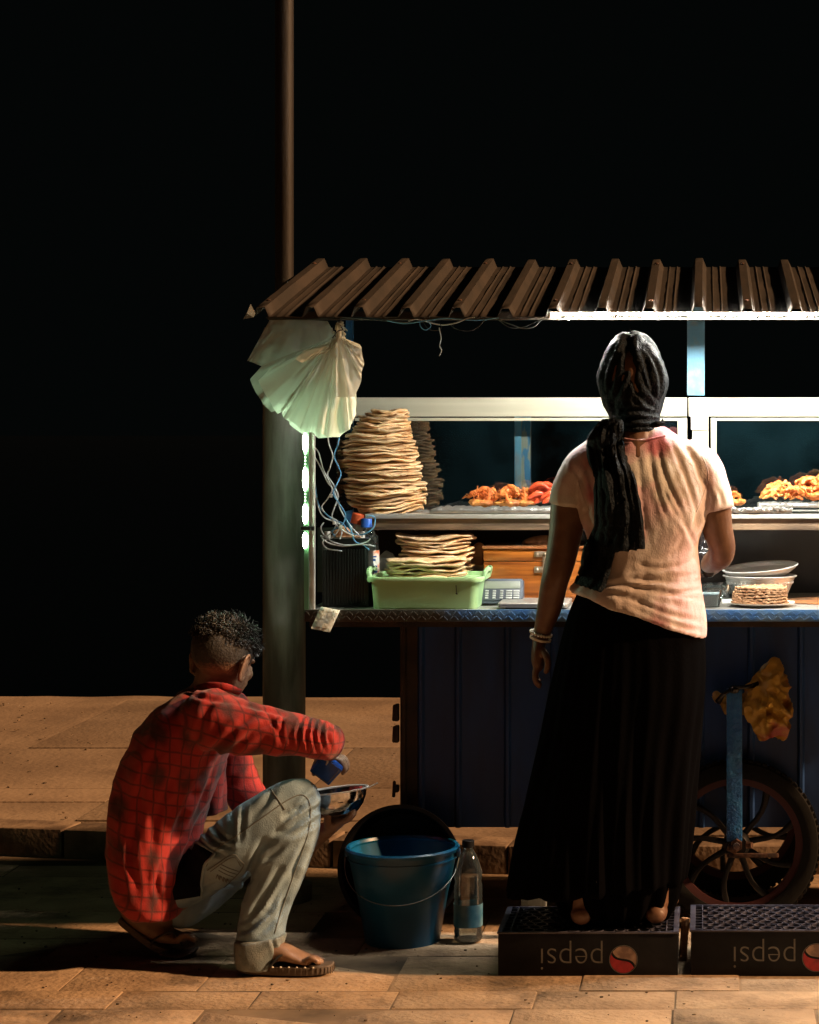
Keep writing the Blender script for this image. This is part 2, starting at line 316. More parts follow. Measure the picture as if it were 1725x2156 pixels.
M['cracker'] = mat('brown_cracker', (.52, .30, .16), .8, c2=(.38, .2, .1), scale=50, bump=.8, bscale=90)
M['clay'] = mat('clay_brown', (.28, .15, .08), .7)
# people
M['skin_m'] = mat('brown_skin', (.28, .17, .11), .48, c2=(.21, .125, .08), scale=25, bump=.2, bscale=120, sub=.06)
M['skin_w'] = mat('dark_brown_skin', (.17, .09, .055), .48, c2=(.13, .065, .04), scale=25, bump=.2, bscale=120, sub=.05)
M['sole'] = mat('pale_sole_skin', (.42, .25, .14), .6)
M['nail'] = mat('nail', (.55, .38, .3), .35)
M['hair'] = mat('black_curly_hair', (.016, .015, .014), .5, spec=.35)
def stubble():
    m = mat('clipped_hair', (.04, .034, .028), .65, bump=.8, bscale=160); N, L, b = nd(m)
    tc = N.new('ShaderNodeTexCoord'); n = N.new('ShaderNodeTexNoise'); n.inputs['Scale'].default_value = 170; n.inputs['Detail'].default_value = 3; L.new(tc.outputs['Object'], n.inputs[0])
    at = N.new('ShaderNodeAttribute'); at.attribute_name = 'fade'; a = N.new('ShaderNodeMath'); a.operation = 'MULTIPLY_ADD'; a.inputs[1].default_value = .5; L.new(n.outputs[0], a.inputs[0]); L.new(at.outputs['Fac'], a.inputs[2])
    r = N.new('ShaderNodeMapRange'); r.inputs[1].default_value = .5; r.inputs[2].default_value = .95; L.new(a.outputs[0], r.inputs[0])
    mx = N.new('ShaderNodeMix'); mx.data_type = 'RGBA'; mx.inputs[6].default_value = (.28, .155, .09, 1); mx.inputs[7].default_value = (.022, .02, .018, 1); L.new(r.outputs[0], mx.inputs[0]); L.new(mx.outputs[2], b.inputs['Base Color']); return m
M['stubble'] = stubble()
M['scarf'] = mat('black_crinkled_scarf', (.002, .0045, .008), .65, c2=(.006, .012, .019), scale=90, bump=1.6, bscale=170, sheen=.0, spec=.12)
M['skirt'] = mat('black_skirt', (.0015, .0015, .002), .9, spec=.02, bump=.3, bscale=100)
def teemat():
    m = mat('tie_dye_cotton', (.70, .70, .70), .85, c2=(.66, .46, .50), scale=4.2, lo=.40, hi=.58, stretch=(1, 1, .7), bump=.35, bscale=260, detail=3, sheen=.1)
    N, L, b = nd(m); base = b.inputs['Base Color'].links[0].from_socket; tc = N.new('ShaderNodeTexCoord')
    def lay(prev, scale, lo, hi, col, off):
        mp = N.new('ShaderNodeMapping'); mp.inputs['Location'].default_value = off; L.new(tc.outputs['Object'], mp.inputs[0])
        n = N.new('ShaderNodeTexNoise'); n.inputs['Scale'].default_value = scale; n.inputs['Detail'].default_value = 3; L.new(mp.outputs[0], n.inputs[0])
        r = N.new('ShaderNodeMapRange'); r.inputs[1].default_value = lo; r.inputs[2].default_value = hi; L.new(n.outputs[0], r.inputs[0])
        mx = N.new('ShaderNodeMix'); mx.data_type = 'RGBA'; L.new(r.outputs[0], mx.inputs[0]); L.new(prev, mx.inputs[6]); mx.inputs[7].default_value = (*col, 1); return mx.outputs[2]
    s = lay(base, 6, .54, .64, (.46, .15, .19), (3, 1, 2)); s = lay(s, 5, .52, .64, (.50, .42, .38), (7, 4, 1)); s = lay(s, 7, .58, .66, (.62, .60, .56), (1, 8, 4)); L.new(s, b.inputs['Base Color']); return m
M['tee'] = teemat()
def plaidmat():
    m = mat('red_checked_cotton', (.58, .035, .022), .85, bump=.35, bscale=260, sheen=.15); N, L, b = nd(m)
    tc = N.new('ShaderNodeTexCoord'); n0 = N.new('ShaderNodeTexNoise'); n0.inputs['Scale'].default_value = 6; L.new(tc.outputs['Object'], n0.inputs[0])
    ad = N.new('ShaderNodeMix'); ad.data_type = 'VECTOR'; ad.inputs[0].default_value = .035; L.new(tc.outputs['Object'], ad.inputs[4]); L.new(n0.outputs[1], ad.inputs[5])
    sp = N.new('ShaderNodeSeparateXYZ'); L.new(ad.outputs[1], sp.inputs[0])
    def M2(op, a, bb=None, c=None):
        x = N.new('ShaderNodeMath'); x.operation = op
        for i, v in enumerate((a, bb, c)):
            if v is None: continue
            if hasattr(v, 'links'): L.new(v, x.inputs[i])
            else: x.inputs[i].default_value = v
        return x.outputs[0]
    xy = M2('MULTIPLY_ADD', sp.outputs[1], .75, sp.outputs[0]); z = M2('MULTIPLY_ADD', sp.outputs[0], .22, sp.outputs[2])
    def tri(v, per): return M2('ABSOLUTE', M2('SUBTRACT', M2('FRACT', M2('DIVIDE', v, per)), .5))   # 0 at cell centre
    def ln(v, per, w): r = N.new('ShaderNodeMapRange'); r.inputs[1].default_value = .5 - w; r.inputs[2].default_value = .5 - w * .35; L.new(tri(v, per), r.inputs[0]); return r.outputs[0]
    line = M2('MAXIMUM', ln(xy, .036, .11), ln(z, .036, .11))
    u, w = tri(xy, .084), tri(z, .112); d = M2('SQRT', M2('ADD', M2('MULTIPLY', u, u), M2('MULTIPLY', w, w))); r = N.new('ShaderNodeMapRange'); r.inputs[1].default_value = .40; r.inputs[2].default_value = .16; L.new(d, r.inputs[0])
    n1 = N.new('ShaderNodeTexNoise'); n1.inputs['Scale'].default_value = 11; L.new(tc.outputs['Object'], n1.inputs[0]); r3 = N.new('ShaderNodeMapRange'); r3.inputs[1].default_value = .36; r3.inputs[2].default_value = .52; L.new(n1.outputs[0], r3.inputs[0])
    spot = M2('MULTIPLY', r.outputs[0], r3.outputs[0])
    mx = N.new('ShaderNodeMix'); mx.data_type = 'RGBA'; mx.inputs[6].default_value = (.33, .015, .011, 1); mx.inputs[7].default_value = (.075, .006, .006, 1); L.new(M2('MULTIPLY', line, .75), mx.inputs[0])
    m3 = N.new('ShaderNodeMix'); m3.data_type = 'RGBA'; L.new(mx.outputs[2], m3.inputs[6]); m3.inputs[7].default_value = (.035, .008, .008, 1); L.new(M2('MULTIPLY', spot, .85), m3.inputs[0]); L.new(m3.outputs[2], b.inputs['Base Color']); return m
M['plaid'] = plaidmat()
M['denim'] = mat('washed_denim', (.30, .42, .50), .85, c2=(.16, .25, .33), scale=9, lo=.35, hi=.65, bump=.5, bscale=300, detail=5)
M['seam'] = mat('denim_seam', (.13, .15, .15), .85)
M['belt'] = mat('dark_underwear', (.004, .004, .008), .9, spec=.1)
M['sandal'] = mat('brown_rubber_sandal', (.11, .085, .065), .7, bump=.6, bscale=90)
M['strap'] = mat('dark_strap', (.018, .018, .018), .5)
M['pearl'] = mat('pearly_beads', (.75, .72, .64), .2)
M['bluebox'] = mat('blue_glossy_box', (.015, .09, .42), .22, c2=(.012, .04, .2), scale=18)
M['sauce'] = mat('dark_oily_food', (.035, .018, .012), .25, c2=(.10, .05, .02), scale=90, bump=1.5, bscale=120)
TUBE = emit('tube_light', (1.0, .96, .85), 760); LED = emit('led_module', (.66, 1.0, .62), 210); DOT = emit('led_dot', (.65, 1, .6), 5)

# ------------------------------------------------------------------ setting: water, pavement, platform
b = bmesh.new(); g = bmesh.ops.create_grid(b, x_segments=2, y_segments=2, size=1)
for v in b.verts: v.co = Vector((v.co.x * 400, 300 + v.co.y * 298, -.9))
obj('sea', b, M['sea'], kind='structure')
pave = obj('pavement', bx(-9, 9, -3, 7.6, -.4, -.0028), M['joint'], kind='structure'); 
eL, eR = (-9, 7.18 + (xof(0, 7.18) + 9) * .19 - 0.0), (9, 6.87 - .19 * (9 - xof(1060, 6.87)) * .0)
def edgeY(x):
    x0, x1 = xof(0, 7.18), xof(1060, 6.87)
    if x >= x1: return 6.87
    return 6.87 + (7.18 - 6.87) * (x1 - x) / (x1 - x0)
PZ = .09
rowy = 3.9; k = 0; variants = []
def slabmesh(w, d, seed):
    rr = random.Random(seed); b = bmesh.new(); box(b, (0, 0, -.02), (w, d, .04), None, .0045)
    for v in b.verts:
        v.co.x += rr.uniform(-.0015, .0015); v.co.y += rr.uniform(-.0015, .0015)
    me = mesh_of(b, 'slab'); me.materials.append(M['slab']); me.shade_smooth(); me.set_sharp_from_angle(angle=R(30)); return me
rows_ = [.31, .18, .36, .19, .34, .17, .36, .2, .33, .19]; ri = 0
vs = {}
while rowy < 6.85:
    d = rows_[ri % len(rows_)]; x = -4.2 + random.random() * .4; ri += 1
    while x < 2.6:
        w = random.choice([.42, .46, .36, .5, .40]); key = (w, d)
        if key not in vs: vs[key] = slabmesh(w - .003, d - .0045, len(vs))
        o = bpy.data.objects.new('paving_slab', vs[key]); C.objects.link(o); o.parent = pave
        o.location = Vector((x + w / 2, rowy + d / 2, random.uniform(-.0028, .0010))) - WO[pave.name]; o.rotation_euler = (R(random.uniform(-.25, .25)), R(random.uniform(-.2, .2)), R(random.uniform(-.3, .3)))
        x += w
    rowy += d
b = bmesh.new(); rq = random.Random(4)
for k in range(420):
    r_ = rq.uniform(.001, .0045); ell(b, (rq.uniform(-2.4, .5), rq.uniform(4.9, 6.7), r_ * .3), (r_ * rq.uniform(.8, 1.8), r_, r_ * .6), rot(0, 0, rq.uniform(0, 180)), 6, 4)
obj('grit', b, mat('grit', (.22, .15, .09), .9, c2=(.05, .035, .02), scale=30), kind='stuff')
# raised platform behind: kerb stones along its near edge, then one long slab
b = bmesh.new(); n = 160; xs = [-9 + 18 * i / n for i in range(n + 1)]
fr = [b.verts.new((x, edgeY(x) + .16, PZ)) for x in xs]; bk = [b.verts.new((x, 10.62 - .03 * x + .05 * noise.noise(Vector((x * 2.1, 1, 0))), PZ + .008 * noise.noise(Vector((x * 3.3, 5, 0))))) for x in xs]
fl = [b.verts.new((x, edgeY(x) + .16, -1.5)) for x in xs]; bl = [b.verts.new((x, 10.62 - .03 * x, -1.5)) for x in xs]
for i in range(n):
    b.faces.new((fr[i], fr[i + 1], bk[i + 1], bk[i])); b.faces.new((bk[i], bk[i + 1], bl[i + 1], bl[i])); b.faces.new((fr[i + 1], fr[i], fl[i], fl[i + 1]))
plat = obj('raised_walkway', b, M['plat'], kind='structure', smooth=False)
ybs = [None, 7.95, 8.95, 10.5]; wm = {}
for i in range(3):
    x = -4.3 + .7 * (i % 3)
    while x < 2.6:
        L_ = 2.1 + .5 * ((i * 7 + int(x * 3)) % 3); ya = (max(edgeY(x), edgeY(x + L_)) + .165) if i == 0 else ybs[i]; yb_ = ybs[i + 1]
        o_ = obj('walkway_slab', bx(x, x + L_ - .006, ya, yb_ - .008, PZ - .03, PZ + .006 + random.uniform(-.002, .003), .003), M['plat'], plat); x += L_
b = bmesh.new(); rq = random.Random(9)
for k in range(260):
    r_ = rq.uniform(.002, .007); ell(b, (rq.uniform(-3.6, .3), rq.uniform(7.3, 10.4), PZ + .008), (r_ * rq.uniform(.8, 2), r_, r_ * .6), rot(0, 0, rq.uniform(0, 180)), 6, 4)
obj('grit', b, bpy.data.materials['grit'], kind='stuff')
x = -3.6; kme = {}
while x < 2.4:
    L_ = random.choice([.5, .6, .45]); y0, y1 = edgeY(x), edgeY(x + L_); a = math.atan2(y1 - y0, L_)
    if L_ not in kme:
        b = bmesh.new(); box(b, (0, .078, -.07), (L_ - .0025, .155, .17), None, .006); kme[L_] = mesh_of(b, 'kerb'); kme[L_].materials.append(M['kerb']); kme[L_].shade_smooth(); kme[L_].set_sharp_from_angle(angle=R(30))
    o = bpy.data.objects.new('kerb_stone', kme[L_]); C.objects.link(o); o.parent = plat
    o.location = Vector((x + L_ / 2, (y0 + y1) / 2, PZ - .012 + random.uniform(-.002, .003))) - WO[plat.name]; o.rotation_euler = (0, 0, a); x += L_

# ------------------------------------------------------------------ lamp pole
YP = 6.5; xp = xof(598.5, YP)
pole = empty('street_pole', (xp, YP, 0), 'tall grey metal pole with a thinner upper length, standing left of the stall', 'pole')
b = bmesh.new(); lathe([(0, 0), (.0655, 0), (.0655, zof(700, YP)), (.060, zof(690, YP)), (0, zof(690, YP))], (xp, YP, 0), 40, b)
obj('lower_shaft', b, M['pole'], pole)
b = bmesh.new(); lathe([(0, zof(690, YP)), (.0285, zof(690, YP)), (.0285, 4.6), (0, 4.6)], (xp + .001, YP, 0), 28, b)
obj('upper_shaft', b, M['poletop'], pole)
obj('base_collar', lathe([(.067, 0), (.085, 0), (.085, .05), (.067, .06)], (xp, YP, PZ * 0), 36, closed=True), M['pole'], pole)

# ------------------------------------------------------------------ the stall
YF = 6.0; CZ = zof(1285, YF); YB = 6.62; XL = xof(642, YF); XR = 1.15; YS = 6.28
stall = empty('food_stall', ((XL + XR) / 2, 6.3, 0), 'blue street food cart with ribbed metal roof, glass display and spoked wheel', 'food stall')
# roof sheet: trapezoid ribs running back and up
RYF, RYB = 5.87, 6.79; RZF, RZB = zof(668, RYF), zof(563, RYB)
pit = 102.5 / F * RYF; x0 = xof(548, RYF) - .020
prof = []; nr = 22; rj = random.Random(5)
for i in range(nr):
    xx = x0 + i * pit + rj.uniform(-.003, .003); hr = .027 + rj.uniform(-.003, .003)
    prof += [(xx, 0), (xx + .010, hr), (xx + .032, hr), (xx + .044, 0), (xx + .062, 0), (xx + .064, .0035), (xx + .068, 0), (xx + .086, 0), (xx + .088, .0035), (xx + .092, 0)]
prof.append((x0 + nr * pit, 0))
b = bmesh.new(); NS = 10; rowsv = []
for j in range(NS + 1):
    t = j / NS; y = RYF + (RYB - RYF) * t; z = RZF + (RZB - RZF) * t
    rowsv.append([b.verts.new((px_, y, z + pz + random.uniform(-.0008, .0008))) for px_, pz in prof])
rowb = []
for j in (0, NS):
    pass
for a, c in zip(rowsv, rowsv[1:]):
    for k in range(len(prof) - 1): b.faces.new((a[k], a[k + 1], c[k + 1], c[k]))
PEND[0] = .0018
roof = obj('roof_sheet', b, M['roof'], stall)
for i in range(0, nr, 2):
    for t in (.12, .88):
        q = Vector((x0 + i * pit + .021, RYF + (RYB - RYF) * t, RZF + (RZB - RZF) * t + .029)); bq = bmesh.new(); ell(bq, q, (.007, .007, .004), None, 10, 6); obj('roof_screw', bq, M['rust'], roof)
for (ya, za) in ((RYF + .11, RZF + .014), (RYB - .05, RZB - .026)):
    obj('roof_rail', bx(x0 + .02, x0 + nr * pit - .02, ya - .012, ya + .012, za - .016, za + .008, .002), M['blacksteel'], stall)
# counter
obj('counter_top', bx(XL, XR, YF + .006, YB + .02, CZ - .012, CZ - .0, .002), M['ctop'], stall)
ed = obj('counter_edge', bx(XL, XR, YF - .006, YF + .004, CZ - .032, CZ + .002, .0015), M['edge'], stall)
b = bmesh.new(); xx = XL + .01; s_ = 1
while xx < XR - .02:
    for r_ in range(2):
        box(b, (xx + r_ * .008, YF - .0068, CZ - .0085 - r_ * .0135), (.016, .0022, .0032), rot(0, 45 * (s_ if r_ == 0 else -s_), 0), .0008)
    s_ = -s_; xx += .0155
obj('tread_bars', b, M['edge'], ed, kind='stuff')
obj('counter_rail', bx(XL + .01, XR, YF + .02, YF + .05, CZ - .05, CZ - .014), M['blacksteel'], stall)
# body of the cart with folded sheet panels
bxl = xof(843, 6.2); zb = zof(1742, 6.2)
obj('cart_floor', bx(bxl, XR - .02, 6.205, 6.6, zb, zb + .02), M['blacksteel'], stall)
obj('side_panel', bx(bxl + .002, bxl + .012, 6.215, 6.6, zb + .02, CZ - .05), M['blacksteel'], stall)
obj('side_panel', bx(XR - .032, XR - .022, 6.215, 6.6, zb + .02, CZ - .05), M['blacksteel'], stall)
obj('rear_panel', bx(bxl + .012, XR - .032, 6.59, 6.6, zb + .02, CZ - .05), M['blacksteel'], stall)
edges = [843, 880, 958, 1062, 1160, 1262, 1365, 1470, 1575, 1680, 1790, 1900, 2020, 2140, 2290]
for i, (a, c) in enumerate(zip(edges, edges[1:])):
    xa, xc = xof(a, 6.2), xof(c, 6.2); b = bmesh.new()
    pr = [(xa, 0), (xa + .006, -.010), (xa + .014, -.010), (xa + .020, 0), (xc - .0015, 0)]
    for zi in (zb, CZ - .05):
        pass
    lo_ = [b.verts.new((p, 6.203 + q, zb)) for p, q in pr]; hi_ = [b.verts.new((p, 6.203 + q, CZ - .052)) for p, q in pr]
    for k in range(4): b.faces.new((lo_[k], lo_[k + 1], hi_[k + 1], hi_[k]))
    PEND[0] = .0015
    obj('front_panel', b, M['blacksteel'] if i == 0 else M['navy'], stall, smooth=False)
for py in (1500, 1545, 1660):
    h = P(836, py, 6.21); b = bmesh.new(); box(b, h, (.012, .03, .05 if py != 1660 else .02), None, .003); loft(b, [h + Vector((-.006, -.01, .02)), h + Vector((-.008, -.01, -.02))], [.005, .005], 8, 1)
    obj('hinge', b, M['blacksteel'], stall)
# corner posts
def post(px0, px1, Y, z0, z1, m, name='post', d=.03):
    return obj(name, bx(xof(px0, Y), xof(px1, Y), Y, Y + d, z0, z1, .0015), m, stall)
lp = post(652, 662, 6.03, CZ, RZF - .01, M['alu'], 'corner_post', .02)
post(646, 651, 6.045, CZ, RZF - .01, M['alu'], 'corner_post', .02)
post(728, 742, YB + .02, CZ, RZB - .06, M['strut'], 'roof_post')
mp_ = post(1447, 1484, YB + .03, zof(832, YB), RZB - .06, M['bluepost'], 'roof_post')
pb = post(1083, 1117, 6.74, CZ + .2, 1.52, M['peel'], 'rear_post')
obj('post_flange', bx(xof(1085, 6.739), xof(1098, 6.739), 6.732, 6.739, CZ + .2, 1.52), M['bluepost'], pb)
obj('roof_post', bx(XR - .06, XR - .02, YB + .02, YB + .05, CZ, RZB - .06), M['bluepost'], stall)
# display beam, frames, glass, shelf
bz1, bz0 = zof(837, YB), zof(877, YB); bxL = xof(748, YB)
obj('top_beam', bx(bxL, xof(1447, YB), YB - .012, YB + .02, bz0, bz1, .002), M['beam'], stall)
obj('top_beam', bx(xof(1450, YB), XR, YB - .012, YB + .02, bz0, bz1, .002), M['beam'], stall)
obj('beam_lip', bx(bxL, xof(1440, YB), YB - .006, YB + .01, zof(886, YB), bz0 - .004, .001), M['beam'], stall)
obj('beam_lip', bx(xof(1510, YB), XR, YB - .006, YB + .01, zof(886, YB), bz0 - .004, .001), M['beam'], stall)
SZ = zof(1082, YS)
obj('mullion', bx(xof(1458, YB), xof(1492, YB), YB - .010, YB + .012, SZ, bz0 - .001, .0015), M['beam'], stall)
for a, c in ((1427, 1447), (1497, 1509)): obj('window_frame', bx(xof(a, YB), xof(c, YB), YB - .004, YB + .008, SZ, bz0 - .004, .001), M['beam'], stall)
jp = obj('joint_plate', bx(xof(1455, 6.6), xof(1491, 6.6), YB - .017, YB - .0135, zof(905, 6.6), zof(851, 6.6), .001), M['alu'], stall)
for a, c in ((1462, 860), (1482, 861), (1464, 895), (1483, 898)):
    ell_b = bmesh.new(); ell(ell_b, P(a, c, YB - .018), (.004, .002, .004), None, 10, 6); obj('rivet', ell_b, M['alu'], jp)
for a, c in ((752, 1426), (1510, 1725)):
    xa, xc = xof(a, YB), (xof(c, YB) if c < 1700 else XR - .06)
    obj('glass_pane', bx(xa, xc, YB, YB + .004, SZ + .001, zof(886, YB) - .001), M['glass'], stall)
obj('side_glass', bx(bxL - .004, bxL, YS + .02, YB - .015, SZ + .001, bz0), M['glass'], stall)
sh = obj('shelf', bx(xof(770, YS), XR, YS, YB + .02, SZ - .012, SZ - .001, .001), M['alu'], stall)
obj('shelf_board', bx(xof(768, YS), XR, YS + .006, YS + .03, zof(1116, YS), SZ - .013, .0015), M['shelfwood'], sh)
obj('shelf_lip', bx(xof(770, YS), XR, YS - .004, YS + .003, SZ - .014, SZ - .0, .001), M['alu'], sh)
obj('back_panel', bx(xof(665, YB), XR, YB + .022, YB + .03, CZ + .001, zof(1112, YB)), M['dark'], stall)
obj('shelf_bracket', bx(XR - .05, XR - .03, YS + .03, YB, CZ, SZ - .013), M['alu'], stall)
obj('shelf_bracket', bx(xof(770, 6.4), xof(778, 6.4), YB - .05, YB - .03, CZ, SZ - .013), M['blacksteel'], stall)
# wheel in front of the panel, blue strut to its hub, second wheel out of view
def wheel(cx, cy, R_):
    w = obj('wheel', lathe([(R_ - .052, -.020), (R_ - .03, -.026), (R_ - .008, -.020), (R_, 0), (R_ - .008, .020), (R_ - .03, .026), (R_ - .052, .020)], (cx, cy, R_), 64, rot=rot(90, 0, 0), closed=True), M['rubber'], stall)
    b = bmesh.new()
    for k in range(72):
        a = 2 * math.pi * k / 72; q = rot(0, math.degrees(-a), 0)
        for s in (-1, 1): box(b, Vector((cx, cy, R_)) + Vector((math.cos(a) * (R_ - .001), s * .009, math.sin(a) * (R_ - .001))), (.006, .012, .014), q)
    obj('tread', b, M['rubber'], w, kind='stuff')
    obj('rim', lathe([(R_ - .072, -.012), (R_ - .050, -.017), (R_ - .050, .017), (R_ - .072, .012)], (cx, cy, R_), 64, rot=rot(90, 0, 0), closed=True), M['rimred'], w)
    obj('hub', lathe([(0, -.035), (.03, -.035), (.04, -.02), (.04, .02), (.03, .035), (0, .035)], (cx, cy, R_), 28, rot=rot(90, 0, 0)), M['rimblk'], w)
    for k in range(9):
        a = 2 * math.pi * (k + .3) / 9; d = Vector((math.cos(a), 0, math.sin(a))); a2 = a + .16; d2 = Vector((math.cos(a2), 0, math.sin(a2))); c = Vector((cx, cy, R_))
        obj('spoke', loft(bmesh.new(), [c + d * .03, c + d * .12 + Vector((0, -.006, 0)), c + d2 * (R_ - .055)], [(.010, .008), (.008, .006), (.013, .009)], 8, 3, 'flat'), M['rimblk'], w)
    return w
WX, WY, WR = xof(1551, 6.145), 6.145, .246
wheel(WX, WY, WR)
wheel(WX, 6.56, WR)
obj('axle', loft(bmesh.new(), [(WX, WY - .02, WR), (WX, 6.58, WR)], [.012, .012], 12, 1, 'flat'), M['blacksteel'], stall)
YST = 6.085
st = obj('strut', bx(xof(1530, YST), xof(1563, YST), YST, YST + .016, zof(1772, YST), zof(1450, YST), .003), M['strut'], stall)
b = bmesh.new(); rr = random.Random(3)
for k in range(420):
    zz = rr.uniform(zof(1765, YST), zof(1460, YST)); xx = rr.uniform(xof(1531, YST), xof(1562, YST)); ell(b, (xx, YST, zz), (rr.uniform(.001, .0028), .0012, rr.uniform(.0008, .0016)), rot(0, rr.uniform(-60, 60), 0), 6, 4)
obj('paint_drips', b, M['strut'], st, kind='stuff')
b = bmesh.new(); h = P(1551, 1778, YST); loft(b, [h + Vector((0, .03, 0)), h + Vector((0, -.02, 0))], [.018, .018], 6, 1, 'flat'); loft(b, [h + Vector((0, -.02, 0)), h + Vector((0, -.032, 0))], [.010, .010], 10, 1, 'flat')
box(b, h + Vector((-.012, -.004, -.012)), (.03, .02, .02), rot(0, 25, 0), .003); loft(b, [h + Vector((.03, -.005, .0)), h + Vector((.045, -.012, 0))], [.011, .009], 10, 1, 'flat')
obj('axle_nut', b, M['rust'], stall)
obj('hub_bracket', bx(xof(1530, YST), xof(1640, 6.09), YST + .004, YST + .012, zof(1806, 6.09), zof(1797, 6.09), .002), M['rust'], stall)
# stand leg in front of the left end, seen between skirt and crate
b = bmesh.new(); q0, q1 = P(1098, 1850, 6.02), P(1098, 1905, 6.02)
sl_ = obj('prop_leg', bx(xof(1097, 6.0), xof(1150, 6.0), 6.0, 6.03, 0, zb + .0, .003), M['pole'], stall)
obj('prop_leg', bx(XR - .1, XR - .06, 6.5, 6.53, 0, zb), M['pole'], stall)
# ------------------------------------------------------------------ lights of the stall
t0, t1 = xof(1161, 5.905), xof(1161, 5.905) + 1.5; tz = zof(663, 5.905)
tl = empty('tube_light', ((t0 + t1) / 2, 5.905, tz), 'long thin glowing white tube light under the front edge of the roof', 'lamp')
tm = obj('glowing_tube', loft(bmesh.new(), [(t0, 5.905, tz), (t1, 5.905, tz)], [.0062, .0062], 12, 1, 'flat'), TUBE, tl)
obj('end_cap', loft(bmesh.new(), [(t0 - .010, 5.905, tz), (t0 - .0, 5.905, tz)], [.007, .007], 12, 1, 'flat'), M['white'], tl)
obj('mounting_clip', lathe([(.0075, -.004), (.0088, -.004), (.0088, .004), (.0075, .004)], P(1297, 663, 5.905), 16, rot=rot(0, 90, 0), closed=True), M['white'], tl)
obj('cord_loop', tube([P(1182, 660, 5.90), P(1190, 668, 5.898), P(1197, 674, 5.898), P(1204, 666, 5.90), P(1207, 660, 5.90)], .0015), M['white'], tl)
YL = 6.022; ls = empty('led_strip', P(643, 1160, YL), 'greenish white LED strip glowing vertically on the left corner post', 'lamp')
obj('strip_backing', bx(xof(640, YL), xof(650, YL), YL + .001, YL + .004, zof(1292, YL), zof(885, YL)), M['ledback'], ls)
for a, c in ((912, 952), (986, 1032), (1062, 1102), (1122, 1154)):
    b = bmesh.new(); ell(b, P(642, (a + c) / 2, YL - .001), (.0062, .005, (c - a) / 2 / F * YL), None, 16, 12); obj('led_module', b, LED, ls)
b = bmesh.new()
for py in range(956, 1110, 7): box(b, P(643, py, YL - .0005), (.0035, .002, .005))
obj('led_dots', b, DOT, ls)
obj('strip_joint', bx(xof(634, YL), xof(662, YL), YL - .004, YL + .006, zof(1117, YL), zof(1108, YL), .001), M['wire_k'], ls)
# ------------------------------------------------------------------ flatbreads
def breadmesh(seed, r, ecc=1.0, thick=.0098, half=False):
    rr = random.Random(seed); b = bmesh.new(); S = 30; ph = [rr.uniform(0, 6.28) for _ in range(4)]
    prof = [(0, 1, 0), (.35, 1, .0), (.7, 1, .0), (.9, .9, 0), (.985, .55, 0), (1, 0, 0), (.985, -.5, 0), (.9, -.85, 0), (.6, -1, 0), (0, -1, 0)]
    rings = []
    for q, h, _ in prof:
        rg = []
        for k in (range(S) if q > 0 else [0]):
            a = 2 * math.pi * k / S; rad = r * q * (1 + .035 * math.sin(2 * a + ph[0]) + .025 * math.sin(3 * a + ph[1]) + .018 * math.sin(7 * a + ph[2]) * q)
            bump = .0022 * q * math.sin(5 * a + ph[3]) + .0016 * math.sin(9 * a + ph[1]) * q + .0018 * noise.noise(Vector((q * math.cos(a) * 4, q * math.sin(a) * 4, seed * 3.1)))
            if half: y = rad * math.sin(a) * ecc * .5
            else: y = rad * math.sin(a) * ecc
            rg.append(b.verts.new((rad * math.cos(a), y, h * thick / 2 * (1 + .3 * math.sin(6 * a + ph[2])) + bump)))
        rings.append(rg)
    for a, d in zip(rings, rings[1:]):
        n = max(len(a), len(d))
        for k in range(n):
            if len(a) == 1: b.faces.new((a[0], d[k], d[(k + 1) % n]))
            elif len(d) == 1: b.faces.new((a[k], d[0], a[(k + 1) % n]))
            else: b.faces.new((a[k], d[k], d[(k + 1) % n], a[(k + 1) % n]))
    return mesh_of(b, 'flatbread')
def bend(me, f):
    co = getco(me); co[:, 2] += f(co[:, 0], co[:, 1]); setco(me, co); return me
ORD = 'topmost second third fourth fifth sixth seventh eighth ninth tenth eleventh twelfth'.split()
def place_bread(me, loc, rx, ry, rz, label, group, scale=(1, 1, 1)):
    o = bpy.data.objects.new('flatbread', me); C.objects.link(o); o.location = loc; o.rotation_euler = (R(rx), R(ry), R(rz)); o.scale = scale
    return tag(o, label, 'flatbread', group)
rr = random.Random(11)
outl = [(856, 798, 848), (864, 785, 858), (880, 752, 860), (905, 742, 866), (930, 728, 873), (960, 722, 882), (990, 722, 888), (1020, 726, 893), (1045, 732, 896), (1062, 742, 894), (1072, 755, 890)]
ys = np.array([o[0] for o in outl]); n = 33; zt, zbm = zof(863, 6.42), SZ + .005
